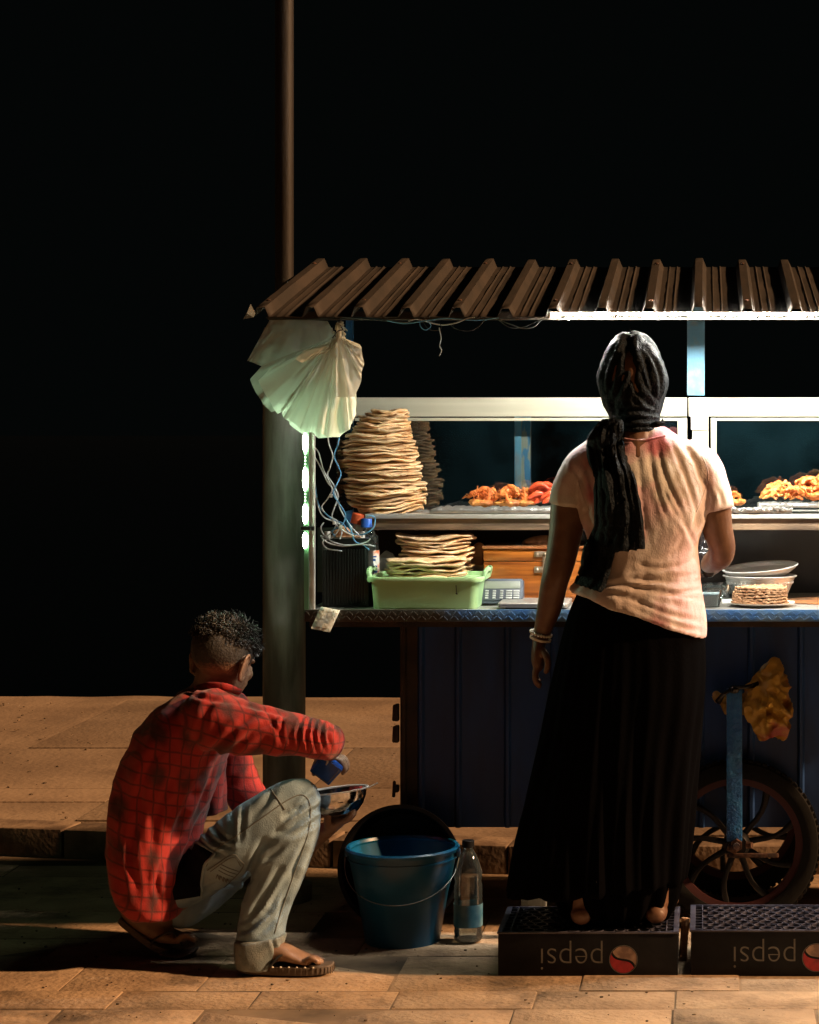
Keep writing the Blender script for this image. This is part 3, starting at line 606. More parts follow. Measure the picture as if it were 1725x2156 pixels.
for i in range(n):
    t = i / (n - 1); z = zbm + (zt - zbm) * t; py = 900 - (z - CAMZ) * F / 6.42
    xl, xr = np.interp(py, ys, [o[1] for o in outl]), np.interp(py, ys, [o[2] for o in outl]); xl += rr.uniform(-7, 7); xr += rr.uniform(-6, 5)
    r = (xr - xl) / 2 / F * 6.42; me = breadmesh(100 + i, r, .95)
    ph, am = t * 5.0 + .5, .0050 + .004 * math.sin(t * 9)
    sag = .022 * max(0, 1 - t * 3.2) + .007 * math.sin(t * 7)
    tilt = .05 * math.sin(t * 11) + .06 * (t > .3) * math.sin(t * 4)
    bend(me, lambda x, y: am * np.sin(x / .055 + ph) + sag * ((x / r) ** 2 - .6) * (x < r) + tilt * x * .6 - .10 * np.clip(-y - .06, 0, 1) * (1 if t < .5 else .4))
    me.materials.append(M['bread']); me.shade_smooth()
    place_bread(me, ((xl + xr) / 2 / F * 6.42 - CX / F * 6.42, 6.42 + rr.uniform(-.012, .012), z), rr.uniform(-1, 1), 0, 0, ('flatbread in the middle of the tall leaning stack on the display shelf' if 5 <= i < n - 5 else ('lowest flatbread of the tall leaning stack on the display shelf' if i == 0 else ORD[i] + ' flatbread from the bottom of the tall stack on the display shelf') if i < 5 else ('topmost flatbread of the tall leaning stack on the display shelf' if i == n - 1 else ORD[n - 1 - i] + ' flatbread from the top of the tall stack on the display shelf')), 'flatbreads in the tall stack')
# the fold that hangs over the shelf's edge
def stack(n, y0, y1, xl, xr, Y, seed, label, group, skew=0, sagk=.012):
    rr = random.Random(seed); z0, z1 = zof(y0, Y), zof(y1, Y)
    for i in range(n):
        t = i / max(1, n - 1); z = z0 + (z1 - z0) * t; a, c = xl + skew * t + rr.uniform(-6, 6), xr + skew * t + rr.uniform(-7, 7); r = (c - a) / 2 / F * Y; me = breadmesh(seed * 50 + i, r, .8, .0090)
        sg = sagk * t
        bend(me, lambda x, y: sg * ((x / r) ** 2 - .4) + .003 * np.sin(x / .03 + i * .5) + .004 * (t) * np.sin(x / .045 + 1.2)); me.materials.append(M['bread']); me.shade_smooth()
        place_bread(me, (((a + c) / 2 - CX) / F * Y, Y + rr.uniform(-.008, .008), z), rr.uniform(-1.5, 1.5), rr.uniform(-1, 1), 0, (('topmost flatbread ' if i == n - 1 else 'lowest flatbread ' if i == 0 else ORD[n - 1 - i] + ' flatbread from the top ') + label), group)
stack(12, 1212, 1130, 838, 996, 6.32, 3, 'of the rear stack behind the green tub', 'flatbreads in the rear counter stack', -3, .014)
stack(9, 1226, 1180, 817, 980, 6.17, 4, 'of the short stack standing in the green tub', 'flatbreads in the green tub', 0, .006)
# support board under the rear stack
# ------------------------------------------------------------------ green tub
YT = 6.15; tx0, tx1 = xof(779, YT - .13), xof(1008, YT - .13); tz0, tz1 = CZ + .001, zof(1217, YT - .13)
tub = empty('green_tub', ((tx0 + tx1) / 2, YT, CZ), 'pale green rectangular plastic tub holding flatbreads at the counter edge', 'tub')
def rrect(w, d, rad, z, nq=6):
    out = []
    for cx, cy, a0 in ((w / 2 - rad, d / 2 - rad, 0), (-w / 2 + rad, d / 2 - rad, 90), (-w / 2 + rad, -d / 2 + rad, 180), (w / 2 - rad, -d / 2 + rad, 270)):
        for k in range(nq + 1): a = R(a0 + 90 * k / nq); out.append((cx + rad * math.cos(a), cy + rad * math.sin(a), z))
    return out
def rrloft(secs, c, rt=None):
    b = bmesh.new(); rings = [[b.verts.new(p) for p in s] for s in secs]
    for a, d in zip(rings, rings[1:]):
        for k in range(len(a)): b.faces.new((a[k], a[(k + 1) % len(a)], d[(k + 1) % len(a)], d[k]))
    b.faces.new(rings[0][::-1]); b.faces.new(rings[-1]); b.transform(Matrix.Translation(Vector(c)) @ (rt.to_4x4() if rt else Matrix.Identity(4))); return b
w_, d_, h_ = (tx1 - tx0), .25, tz1 - tz0; cxm = (tx0 + tx1) / 2
obj('tub_shell', rrloft([rrect(w_ * .955, d_ * .93, .022, 0), rrect(w_ * .965, d_ * .94, .024, .004), rrect(w_, d_, .026, h_ - .012), rrect(w_, d_, .026, h_), rrect(w_ - .005, d_ - .005, .024, h_), rrect(w_ * .96 - .005, d_ * .94 - .005, .02, .005)], (cxm, YT, tz0)), M['tub'], tub)
obj('rim', rrloft([rrect(w_ + .002, d_ + .002, .028, h_ - .012), rrect(w_ + .022, d_ + .022, .034, h_ - .012), rrect(w_ + .026, d_ + .026, .036, h_ - .004), rrect(w_ + .022, d_ + .022, .034, h_ + .002), rrect(w_ - .002, d_ - .002, .026, h_ + .002), rrect(w_ - .002, d_ - .002, .026, h_ - .010)], (cxm, YT, tz0)), M['tub'], tub)
for s in (-1, 1):
    b = bmesh.new(); x = cxm + s * (w_ / 2 + .008); loft(b, [(x, YT - .075, tz0 + h_ - .004), (x + s * .006, YT - .06, tz0 + h_ + .016), (x + s * .006, YT + .06, tz0 + h_ + .016), (x, YT + .075, tz0 + h_ - .004)], [(.007, .009)] * 4, 10, 3); obj('handle', b, M['tub'], tub)
b = bmesh.new(); yy = YT - d_ / 2 - .0025; box(b, (xof(961, yy), yy, zof(1240, yy)), (.002, .001, .022), rot(0, -4, 0)); box(b, (xof(961, yy) + .001, yy, zof(1250, yy)), (.006, .001, .004), rot(0, 30, 0)); obj('ink_mark', b, M['batt'], tub)
# ------------------------------------------------------------------ battery with wires
YBt = 6.10; x0b, x1b = xof(678, YBt), xof(776, YBt); zb0, zb1 = CZ, zof(1132, YBt)
bat = empty('car_battery', ((x0b + x1b) / 2, YBt + .08, CZ), 'black ribbed battery with wires on top, at the left end of the counter', 'battery')
b = bx(x0b, x1b, YBt + .004, YBt + .17, zb0, zb1 - .026, .003)
nr_ = 15
for k in range(nr_):
    x = x0b + .006 + (x1b - x0b - .012) * (k + .5) / nr_; bx(x - .0022, x + .0022, YBt - .001, YBt + .006, zb0 + .008, zb1 - .034, .001, b)
obj('case', b, M['batt'], bat); obj('lid', bx(x0b - .002, x1b + .002, YBt - .002, YBt + .172, zb1 - .024, zb1 - .002, .004), M['batt'], bat)
for px in (690, 762):
    obj('terminal', lathe([(0, 0), (.010, 0), (.009, .018), (0, .018)], (xof(px, YBt + .04), YBt + .04, zb1 - .002), 16), M['alu'], bat)
b = bmesh.new(); ell(b, P(722, 1122, YBt + .06), (.026, .022, .018)); me = fuse(b, .004, 3); rough(me, .006, (40, 40, 40)); tag(obj('wrapped_bundle', me, M['cracker']), 'crumpled brown wrapped lump sitting on top of the battery among wires', 'bundle')
b = bmesh.new(); bx(xof(700, YBt + .03), xof(760, YBt + .03), YBt + .02, YBt + .10, zb1 - .001, zb1 + .003, .001, b); tag(obj('cardboard_piece', b, M['cracker']), 'flat cardboard scrap lying on the battery lid under the wires', 'cardboard')
wl = empty('wire_tangle', P(700, 1000, 6.08), 'loose blue and white twisted wires hanging down to the battery', 'wires')
def wire(pts, m, r=.0019, Y=6.08, j=.012, name='wire', par=None):
    rr_ = random.Random(int(pts[0][0] * 7 + pts[0][1])); L = [P(p[0], p[1], Y + (p[2] if len(p) > 2 else rr_.uniform(-j, j))) for p in pts]
    return obj(name, tube(L, r, 6, 5), m, par if par is not None else wl)
wire([(690, 915), (693, 935), (701, 960), (695, 985), (690, 1000), (702, 1020), (712, 1045), (704, 1070), (700, 1090), (716, 1112), (748, 1130)], M['wire_w'])
wire([(716, 915), (712, 935), (704, 960), (714, 985), (718, 1000), (708, 1022), (702, 1040), (716, 1062), (728, 1085), (720, 1105), (700, 1118), (706, 1130)], M['wire_b'])
wire([(662, 940), (672, 955), (680, 985), (694, 1015), (706, 1040), (716, 1070), (730, 1095), (745, 1115), (757, 1128)], M['wire_w'])
wire([(662, 960), (676, 985), (690, 1015), (700, 1030), (690, 1050), (678, 1068), (690, 1085), (712, 1098), (720, 1120), (716, 1135)], M['wire_w'])
wire([(662, 1005), (670, 1060), (690, 1085), (706, 1096), (722, 1102), (735, 1120), (762, 1126), (786, 1112), (790, 1092), (782, 1086), (772, 1088)], M['wire_b'])
wire([(664, 1040), (672, 1072), (684, 1090), (704, 1098), (716, 1108), (702, 1130), (680, 1140), (690, 1155), (720, 1160)], M['wire_w'])
wire([(712, 1098), (700, 1120), (684, 1130), (676, 1128), (690, 1142), (722, 1150), (760, 1146), (790, 1150)], M['wire_w'])
wire([(682, 1100), (676, 1112), (684, 1128), (704, 1142), (738, 1148), (770, 1142), (780, 1135)], M['wire_w'])
wire([(726, 1088), (736, 1106), (742, 1124), (748, 1140), (766, 1148), (778, 1158)], M['wire_b'])
wire([(740, 1128), (758, 1120), (776, 1128), (788, 1142), (776, 1150)], M['wire_k'], .0013)
for px, py in ((697, 1043), (704, 1100), (718, 1108)): obj('connector', bx(*(lambda c: (c.x - .004, c.x + .004, c.y - .003, c.y + .003, c.z - .006, c.z + .004))(P(px, py, 6.07)), .001), M['white'], wl)
# wires strung under the roof edge
rw = empty('roof_wires', P(900, 672, 5.8), 'tangled thin wires strung along the underside of the roof edge', 'wires')
def rwire(pts, m, r=.0018, name='wire'): wire(pts, m, r, 5.915, .01, name, rw)
rwire([(560, 668), (640, 672), (720, 668), (800, 674), (850, 678), (900, 676), (960, 670), (1030, 668), (1090, 672), (1130, 668), (1161, 664)], M['wire_k'], .0018)
rwire([(742, 668), (800, 672), (850, 681), (890, 676), (940, 670), (1000, 674), (1050, 669)], M['wire_b'])
rwire([(860, 676), (880, 672), (902, 678), (930, 684), (960, 680), (985, 670), (1000, 668)], M['wire_w'])
rwire([(884, 674), (886, 688), (897, 695), (908, 686), (900, 676)], M['wire_b'], .0011)
rwire([(890, 676), (902, 692), (920, 696), (930, 690), (926, 680)], M['wire_k'], .0011)
rwire([(946, 680), (960, 692), (985, 697), (1005, 690), (1020, 675)], M['wire_k'], .0012)
rwire([(1042, 670), (1068, 680), (1100, 691), (1125, 688), (1140, 674), (1161, 666)], M['wire_k'], .0016)
rwire([(1050, 674), (1075, 690), (1105, 688), (1132, 676), (1158, 668)], M['wire_k'], .0012)
rwire([(925, 690), (929, 712), (926, 728), (930, 738), (925, 750)], M['wire_w'], .0014)
b = bmesh.new(); vs_ = [b.verts.new(P(*q)) for q in ((528, 640, 5.7), (520, 660, 5.69), (512, 672, 5.71), (534, 668, 5.68), (538, 660, 5.72))]; b.faces.new((vs_[0], vs_[1], vs_[4])); b.faces.new((vs_[1], vs_[2], vs_[3])); b.faces.new((vs_[1], vs_[3], vs_[4]))
PEND[0] = .0006; tag(obj('plastic_scrap', b, film('grey_film', (.25, .28, .28), .3, .5), smooth=False), 'small torn scrap of clear plastic at the outer corner of the roof', 'plastic scrap')
# ------------------------------------------------------------------ plastic bags hung on the corner
bags = empty('plastic_bag_bunch', P(650, 800, 5.9), 'bunch of pale translucent plastic bags hanging from the roof corner', 'plastic bags')
def fan(name, top, bot, Y, pleats, amp, m, nv=14, par=bags, dY=0.0, seed=1, nu=64, bulge=0.02):
    rr_ = random.Random(seed); T = catmull([np.array(p, float) for p in top], 8) if len(top) > 2 else [np.array(top[0], float) * (1 - t) + np.array(top[-1], float) * t for t in np.linspace(0, 1, 9)]
    Bt = [np.array(p, float) for p in bot]
    def at(pl, t):
        s = t * (len(pl) - 1); i = min(int(s), len(pl) - 2); return pl[i] * (1 - (s - i)) + pl[i + 1] * (s - i)
    b = bmesh.new(); gr = []
    for j in range(nv + 1):
        v = j / nv; row = []
        for i in range(nu + 1):
            u = i / nu; q = at(T, u) * (1 - v) + at(Bt, u) * v; uu = u + .035 * math.sin(u * 9.1 + seed) + .02 * math.sin(u * 21 + seed * 2); ph = math.sin(uu * pleats * 2 * math.pi) ; ph = math.copysign(abs(ph) ** .6, ph)
            y = Y + dY * v + amp * ph * (v ** .6) * (.6 + .4 * math.sin(u * 17)) - bulge * math.sin(math.pi * u) * v + .006 * noise.noise(Vector((u * 9, v * 6, seed)))
            q = q + np.array([1.5 * math.sin(u * pleats * 2 * math.pi + 1.3) * v * amp / .01, 1.5 * math.sin(u * pleats * 4 + seed) * v])
            row.append(b.verts.new(P(q[0], q[1], y)))
        gr.append(row)
    for a, c in zip(gr, gr[1:]):
        for i in range(nu): b.faces.new((a[i], a[i + 1], c[i + 1], c[i]))
    return obj(name, b, m, par)
fan('bag', [(568, 674), (620, 672), (690, 676)], [(520, 758), (545, 764), (600, 766), (650, 760), (700, 745), (705, 700)], 5.99, 1.5, .006, M['bagdim'], seed=2)
fan('bag', [(575, 700), (640, 690), (700, 690)], [(524, 762), (570, 778), (620, 792), (690, 790), (716, 740)], 5.97, 2, .007, M['bagdim'], seed=5)
fan('bag', [(694, 712), (700, 708), (706, 712)], [(552, 768), (528, 800), (538, 826), (552, 845), (572, 868), (602, 862), (640, 846), (672, 820), (690, 780)], 5.94, 3.5, .009, M['bagdim'], seed=3, nu=90)
fan('bag', [(696, 716), (700, 712), (706, 716)], [(566, 776), (545, 800), (560, 835), (572, 852), (585, 870), (600, 861), (622, 858), (650, 846), (680, 822), (694, 790)], 5.925, 4, .008, M['bag'], seed=13, nu=90)
fan('bag', [(702, 722), (707, 716), (712, 722)], [(640, 738), (624, 757), (636, 762), (668, 752), (700, 742)], 5.885, 2, .006, M['bag'], seed=4, nu=40)
fan('bag', [(700, 716), (710, 712), (722, 716)], [(590, 862), (602, 882), (612, 895), (638, 914), (655, 910), (672, 921), (700, 922), (712, 914), (735, 900), (748, 880), (750, 830), (758, 800)], 5.905, 8, .0105, M['bag'], seed=6, nu=150, nv=18, bulge=.035)
fan('bag', [(702, 714), (712, 708), (724, 714)], [(604, 880), (618, 890), (648, 912), (676, 910), (690, 922), (716, 918), (736, 905), (749, 870)], 5.88, 6, .011, M['bag'], seed=16, nu=130, nv=18, bulge=.03)
fan('bag', [(712, 712), (718, 708), (728, 714)], [(700, 830), (722, 838), (748, 836), (760, 800), (766, 770), (764, 742), (757, 726), (732, 727)], 5.865, 5, .009, M['bag'], seed=7, nu=110)
b = bmesh.new(); rr_ = random.Random(5)
for k in range(34):
    a = rr_.uniform(0, 6.28); c = P(718 + 14 * math.cos(a) * rr_.random(), 698 + 17 * math.sin(a), 5.885 + rr_.uniform(-.012, .012)); q = rot(rr_.uniform(0, 360), rr_.uniform(0, 360), 0); box(b, c, (rr_.uniform(.008, .018), .0012, rr_.uniform(.006, .014)), q)
loft(b, [P(716, 680, 5.89), P(716, 700, 5.885), P(712, 722, 5.885), P(706, 745, 5.88)], [.005, .010, .009, .015], 12, 3)
obj('gathered_top', b, M['bag'], bags)
obj('tie_string', tube([P(718, 668, 5.89), P(716, 684, 5.885), P(722, 694, 5.87), P(712, 697, 5.87), P(700, 712, 5.875)], .0016), M['wire_k'], bags)
# taped plastic piece on the counter's edge
b = bmesh.new(); gr = []
for j in range(7):
    v = j / 6; gr.append([b.verts.new(P(676 + 40 * i / 4 - 21 * v - (3 if v > .9 and i % 2 else 0), 1277 + 46 * v + 2 * i, 5.985 - .006 * math.sin(i * 1.6 + j) - .01 * v)) for i in range(5)])
for a, c in zip(gr, gr[1:]):
    for i in range(4): b.faces.new((a[i], a[i + 1], c[i + 1], c[i]))
PEND[0] = .0008; tag(obj('plastic_tab', b, M['bag']), 'small crumpled pale plastic scrap stuck over the counter edge below the battery', 'plastic scrap')
# ------------------------------------------------------------------ bottles and bits behind the tub
def bottle_label_lines(): pass
YO = 6.22; bt = empty('bottle', P(778, 1215, YO), 'plastic bottle with a bright blue cap beside the battery', 'bottle')
def zz(py, Y=YO): return zof(py, Y)
cx_, = (xof(776, YO),)
obj('bottle_body', lathe([(0, CZ), (.030, CZ), (.032, CZ + .02), (.031, zz(1190)), (.030, zz(1150)), (.027, zz(1135)), (.018, zz(1118)), (.013, zz(1110)), (.013, zz(1104)), (0, zz(1104))], (cx_, YO, 0), 32), M['petf'], bt)
obj('label', lathe([(.0325, CZ + .03), (.0325, zz(1158))], (cx_, YO, 0), 32), M['blabel'], bt)
obj('cap', lathe([(0, zz(1110)), (.0165, zz(1110)), (.0165, zz(1094)), (.015, zz(1092)), (0, zz(1092))], (cx_ - .006, YO, 0), 28), M['capblue'], bt)
b = bmesh.new(); yy = YO - .034
for px, py, w, h in ((786, 1172, 14, 3), (788, 1179, 7, 4), (782, 1188, 9, 4), (790, 1192, 8, 3), (783, 1198, 6, 6), (791, 1204, 7, 4)): box(b, P(px, py, yy - .000), (w / 700, .001, h / 700), rot(0, rr_.uniform(-8, 8), 0))
obj('print', b, M['capblue'], bt)
YO2 = 6.34; bt = empty('bottle', P(752, 1215, YO2), 'white bottle with an orange cap standing behind the blue capped one', 'bottle')
obj('bottle_body', lathe([(0, CZ), (.030, CZ), (.030, zof(1130, YO2)), (.018, zof(1112, YO2)), (.015, zof(1100, YO2)), (0, zof(1100, YO2))], (xof(756, YO2), YO2, 0), 28), M['white'], bt)
obj('cap', lathe([(0, 0), (.021, 0), (.020, .030), (.017, .033), (0, .033)], P(752, 1103, YO2), 24, rot=rot(0, 12, 0)), M['capor'], bt)
b = bmesh.new(); ell(b, P(815, 1188, 6.34), (.035, .03, .04)); me = fuse(b, .005, 2); rough(me, .016, (28, 28, 28)); tag(obj('crumpled_bag', me, M['bag']), 'crumpled clear plastic bag between the bottle and the rear flatbread stack', 'plastic bag')
for px, py in ((1009, 1160), (1004, 1181)): 
    b = bmesh.new(); ell(b, P(px, py, 6.40), (.021, .021, .026)); tag(obj('egg', b, M['egg']), 'brown egg, upper one beside the wooden box' if py < 1170 else 'brown egg, lower one beside the wooden box', 'egg')
egc = empty('egg_cup', P(1012, 1215, 6.38), 'pale cup of eggs between the flatbreads and the wooden box', 'cup'); obj('cup_wall', lathe([(0, CZ), (.022, CZ), (.028, zof(1190, 6.38)), (.026, zof(1190, 6.38)), (.02, CZ + .003), (0, CZ + .003)], (xof(1013, 6.38), 6.40, 0), 28), M['white'], egc)
# ------------------------------------------------------------------ wooden box
YW = 6.27; wx0, wx1 = xof(1019, YW), xof(1019, YW) + .40; wz0, wz1, wzm = CZ, zof(1152, YW), zof(1182, YW); WD = .26
wbx = empty('wooden_box', ((wx0 + wx1) / 2, YW + WD / 2, CZ), 'varnished wooden box with a metal latch on the counter behind the scale', 'box')
b = bx(wx0, wx1, YW, YW + WD, wz0, wzm - .001, .002)
for k in range(3): bx(wx0 - .0008, wx0 + .012, YW - .0008, YW + .02, wz0 + .01 + k * .03, wz0 + .025 + k * .03, .0005, b)
obj('box_body', b, M['wood'], wbx); obj('lid', bx(wx0 - .001, wx1 + .001, YW - .001, YW + WD, wzm + .001, wz1 - .006, .002), M['wood'], wbx)
obj('lid_top', bx(wx0 - .005, wx1 + .005, YW - .006, YW + WD, wz1 - .005, wz1 + .002, .002), M['woodtop'], wbx)
lt = bmesh.new(); yy = YW - .004
def pbox(b, x0, y0, x1, y1, Y, t, bev=.001): return bx(xof(x0, Y), xof(x1, Y), Y, Y + t, zof(y1, Y), zof(y0, Y), bev, b)
pbox(lt, 1125, 1161, 1166, 1173, yy, .003); pbox(lt, 1143, 1168, 1151, 1198, yy - .003, .003); pbox(lt, 1125, 1193, 1170, 1206, yy, .003); pbox(lt, 1136, 1197, 1160, 1202, yy - .004, .004)
for px, py in ((1147, 1166), (1130, 1167), (1131, 1200), (1148, 1207)): ell(lt, P(px, py, yy - .003), (.005, .004, .005), None, 12, 8)
obj('latch', lt, M['latch'], wbx)
b = bmesh.new(); ell(b, (xof(1150, 6.42), 6.42, wz1 + .002), (.075, .07, .026)); co = None; tag(obj('bread_bun', b, M['cracker']), 'pale brown rounded loaf lying on the wooden box lid', 'bread')
# ------------------------------------------------------------------ scale
YC = 6.16; s0, s1 = xof(1010, YC), xof(1100, YC); scl = empty('kitchen_scale', ((s0 + s1) / 2, YC + .05, CZ), 'grey electronic scale with keypad in front of the wooden box', 'scale')
tilt = rot(-32, 0, 0); hz = zof(1218, YC + .04) - CZ
body = bmesh.new()
pr = [(YC - .006, CZ + .004), (YC - .008, CZ + .012), (YC + .035, CZ + hz), (YC + .07, CZ + hz - .004), (YC + .075, CZ + .004)]
l0 = [body.verts.new((s0, y, z)) for y, z in pr]; l1 = [body.verts.new((s1, y, z)) for y, z in pr]
for k in range(5): body.faces.new((l0[k], l0[(k + 1) % 5], l1[(k + 1) % 5], l1[k]))
body.faces.new(l0[::-1]); body.faces.new(l1); bmesh.ops.bevel(body, geom=body.edges[:], offset=.005, segments=3, affect='EDGES'); obj('case', body, M['grey'], scl)
A_, B_ = Vector((0, YC - .008, CZ + .012)), Vector((0, YC + .035, CZ + hz)); nn = Vector((0, -(B_ - A_).z, (B_ - A_).y)).normalized(); qx = Matrix((Vector((1, 0, 0)), (B_ - A_).normalized(), nn)).transposed()
def onface(b, u0, u1, v0, v1, t=.0015, bev=.0004):
    c = Vector((s0 + (s1 - s0) * (u0 + u1) / 2, 0, 0)) + A_ + (B_ - A_) * (v0 + v1) / 2 + nn * (t / 2 - .0002); L_ = (B_ - A_).length; box(b, c, ((s1 - s0) * (u1 - u0), L_ * (v1 - v0), t), qx, bev)
b = bmesh.new(); onface(b, .06, .94, .06, .94, .0008); obj('faceplate', b, M['greyd'], scl)
b = bmesh.new(); onface(b, .10, .93, .56, .88, .0018); obj('display', b, M['lcd'], scl)
for i in range(5):
    for j in range(4):
        b = bmesh.new(); wq = .075 if i < 3 else .14; c0 = .09 + i * .172 + (.04 if i < 3 else .01); onface(b, c0, c0 + wq, .12 + j * .10, .12 + j * .10 + .068, .003, .0006); obj('key', b, M['key'], scl)
b = rrloft([rrect(.20, .19, .012, 0), rrect(.205, .195, .014, .010), rrect(.20, .19, .012, .013)], (xof(1128, 6.12), 6.115, CZ + .006)); obj('platform', b, M['plate'], scl)
b = bx(xof(1070, 6.12), xof(1180, 6.12), 6.05, 6.18, CZ, CZ + .006); obj('foot', b, M['greyd'], scl)
# ------------------------------------------------------------------ shelf food
def foil_tray(x0, x1, Y0, Y1, z, label, h=.012):
    b = bmesh.new(); n = 50; rr_ = random.Random(int(x0)); X0, X1 = xof(x0, Y0), xof(x1, Y0); prof_ = [(0, h), (.004, .001), (.03, 0), (Y1 - Y0 - .03, 0), (Y1 - Y0 - .004, .001), (Y1 - Y0, h)]; gr = []
    for i in range(n + 1):
        gr.append([b.verts.new((X0 + (X1 - X0) * i / n, Y0 + dy + rr_.uniform(-.0018, .0018), z + dz + (rr_.uniform(-.003, .002) if dz > .005 else rr_.uniform(0, .0008)))) for dy, dz in prof_])
    for a, c in zip(gr, gr[1:]):
        for k in range(5): b.faces.new((a[k], a[k + 1], c[k + 1], c[k]))
    b.faces.new(gr[0]); b.faces.new(gr[-1][::-1]); PEND[0] = .0012
    return tag(obj('foil_tray', b, M['tray'], smooth=True), label, 'tray')
foil_tray(905, 1215, YS - .004, YS + .27, SZ + .002, 'long crinkled foil tray of fritters in the middle of the display shelf')
foil_tray(1462, 1668, YS - .004, YS + .22, SZ + .002, 'flat foil tray behind the arm of the standing woman', .008)
foil_tray(1598, 1850, YS + .0, YS + .2, SZ + .018, 'foil tray heaped with orange prawns at the end of the shelf', .012)
def rodpts(c, L_, a, curl, lift=0): return [c + Vector((math.cos(a + curl * t) * L_ * (t - .5), math.sin(a + curl * t) * L_ * (t - .5) * .8, lift * math.sin(t * math.pi))) for t in (0, .25, .5, .75, 1)]
def prawn(b, c, L_, a, curl, r, rr_):
    pts = rodpts(c, L_, a, curl, L_ * .25); pts = catmull(pts, 3); n = len(pts); rad = [r * (.45 + .75 * math.sin(math.pi * min(1, (i + 1.2) / n))) * (1.08 if i % 2 else .92) for i in range(n)]
    loft(b, pts, rad, 10, 1)
def fritter(px, py, Y, seed, label, group, m1, nprawn=3, size=.05, spikes=8, base=True, m2=None):
    rr_ = random.Random(seed); c = P(px, py, Y); f = empty('prawn_fritter', c, label, 'fritter', group)
    if base:
        b = bmesh.new(); ell(b, c + Vector((0, 0, .008)), (size * .8, size * .7, .010), None, 24, 10); me = mesh_of(b); rough(me, .008, (60, 60, 60)); obj('patty', me, m2 or M['batter'], f)
    for k in range(nprawn):
        b = bmesh.new(); prawn(b, c + Vector((rr_.uniform(-.35, .35) * size, rr_.uniform(-.4, .3) * size, .018 + k * .008)), size * rr_.uniform(1.0, 1.4), rr_.uniform(-.5, .6), rr_.uniform(-.9, .9), size * .15, rr_)
        for q in range(spikes):
            s = c + Vector((rr_.uniform(-.4, .4) * size, rr_.uniform(-.3, .3) * size, .02 + k * .007)); e = s + Vector((rr_.uniform(-1, 1), rr_.uniform(-.6, .6), rr_.uniform(.1, 1.2))).normalized() * size * rr_.uniform(.25, .55); loft(b, [s, (s + e) / 2 + Vector((.002, 0, .001)), e], [.0016, .0012, .0005], 5, 2, 'flat')
        me = mesh_of(b); rough(me, .0035, (130, 130, 130), 3); obj('prawn', me, m1, f)
    return f
Zs = 1066
fritter(984, 1062, 6.38, 1, 'smallest orange fritter scrap at the left end of the foil tray', None, M['prawn'], 1, .016, 3, False)
fritter(1012, 1064, 6.36, 2, 'spiky orange prawn fritter nearest the tall flatbread stack', None, M['prawn'], 3, .05, 10)
fritter(1030, 1064, 6.40, 3, 'orange prawn fritter with its tail standing upright', None, M['prawn'], 4, .04, 16)
fritter(1068, 1064, 6.36, 4, 'flat orange prawn fritter between the spiky ones', None, M['prawn'], 4, .052, 4)
fritter(1088, 1063, 6.40, 5, 'orange prawn fritter under the peeling blue post', None, M['prawn'], 3, .045, 10)
fritter(1108, 1063, 6.37, 6, 'golden prawn fritter with a spiky tail beside the red pile', None, M['batter'], 3, .042, 18)
# upright tails
for px, s in ((1030, 31), (1105, 32)):
    rr_ = random.Random(s); b = bmesh.new(); c = P(px, 1058, 6.36)
    loft(b, [c, c + Vector((.002, 0, .02)), c + Vector((-.002, 0, .042))], [.010, .009, .005], 10, 3)
    for q in range(60):
        t = rr_.random(); s0_ = c + Vector((rr_.uniform(-.008, .008), rr_.uniform(-.008, .004), .038 * t)); e = s0_ + Vector((rr_.uniform(-.012, .012), rr_.uniform(-.01, .004), rr_.uniform(.002, .012))); loft(b, [s0_, e], [.0014, .0005], 5, 1, 'flat')
    tag(obj('fried_tail', b, M['prawn']), 'upright crisp orange tail ' + ('on the fritters left of the peeling blue post' if s == 31 else 'beside the red prawn pile'), 'fritter')
redp = None
for k in range(11):
    rr_ = random.Random(60 + k); row = k // 3; c = P(1143 + (k % 3) * 13 - 8 + rr_.uniform(-4, 4), 1058 - row * 9.5, 6.36 + rr_.uniform(-.02, .02)); b = bmesh.new(); prawn(b, c, .058, rr_.uniform(-.3, .3), rr_.uniform(-.5, .5), .0075, rr_)
    tag(obj('fried_prawn', b, M['redf']), 'glossy red fried prawn in the pile behind the woman sleeve', 'fried prawn', 'red fried prawns in a pile')
for k in range(26):
    rr_ = random.Random(90 + k); u = k / 25; row = rr_.random(); px = 1615 + u * 150; hmax = 40 * math.sin(math.pi * min(1, (u * 150 + 12) / 110)) if u < .55 else 46
    c = P(px, 1050 - row * hmax * .8, 6.36 + rr_.uniform(-.04, .04) + row * .02); b = bmesh.new()
    if u > .6: ell(b, c, (.032, .024, .010), rot(rr_.uniform(-15, 15), rr_.uniform(-15, 15), 0), 20, 10); prawn(b, c + Vector((0, 0, .01)), .05, rr_.uniform(-.5, .5), .7, .007, rr_)
    else:
        for q in range(3): prawn(b, c + Vector((rr_.uniform(-.012, .012), rr_.uniform(-.01, .01), rr_.uniform(-.006, .006))), rr_.uniform(.04, .065), rr_.uniform(-.9, .9), rr_.uniform(-1, 1), .0055, rr_)
    me = mesh_of(b); rough(me, .005, (110, 110, 110), 3); tag(obj('fried_prawn', me, M['prawn'] if k % 4 else M['batter']), 'orange fried prawn heaped on the raised foil tray', 'fried prawn', 'orange fried prawns on the raised tray')
fritter(1553, 1062, 6.36, 44, 'small orange fritter beside the sleeve, alone on the flat foil tray', None, M['prawn'], 2, .026, 3)
b = bmesh.new(); rr_ = random.Random(2)
for k in range(16): c = P(1520 + k * 9.5, 1072, YS - .004 + rr_.uniform(-.006, .004)); ell(b, c, (rr_.uniform(.008, .018), .008, rr_.uniform(.003, .007)), rot(0, rr_.uniform(-30, 30), 0), 8, 6)
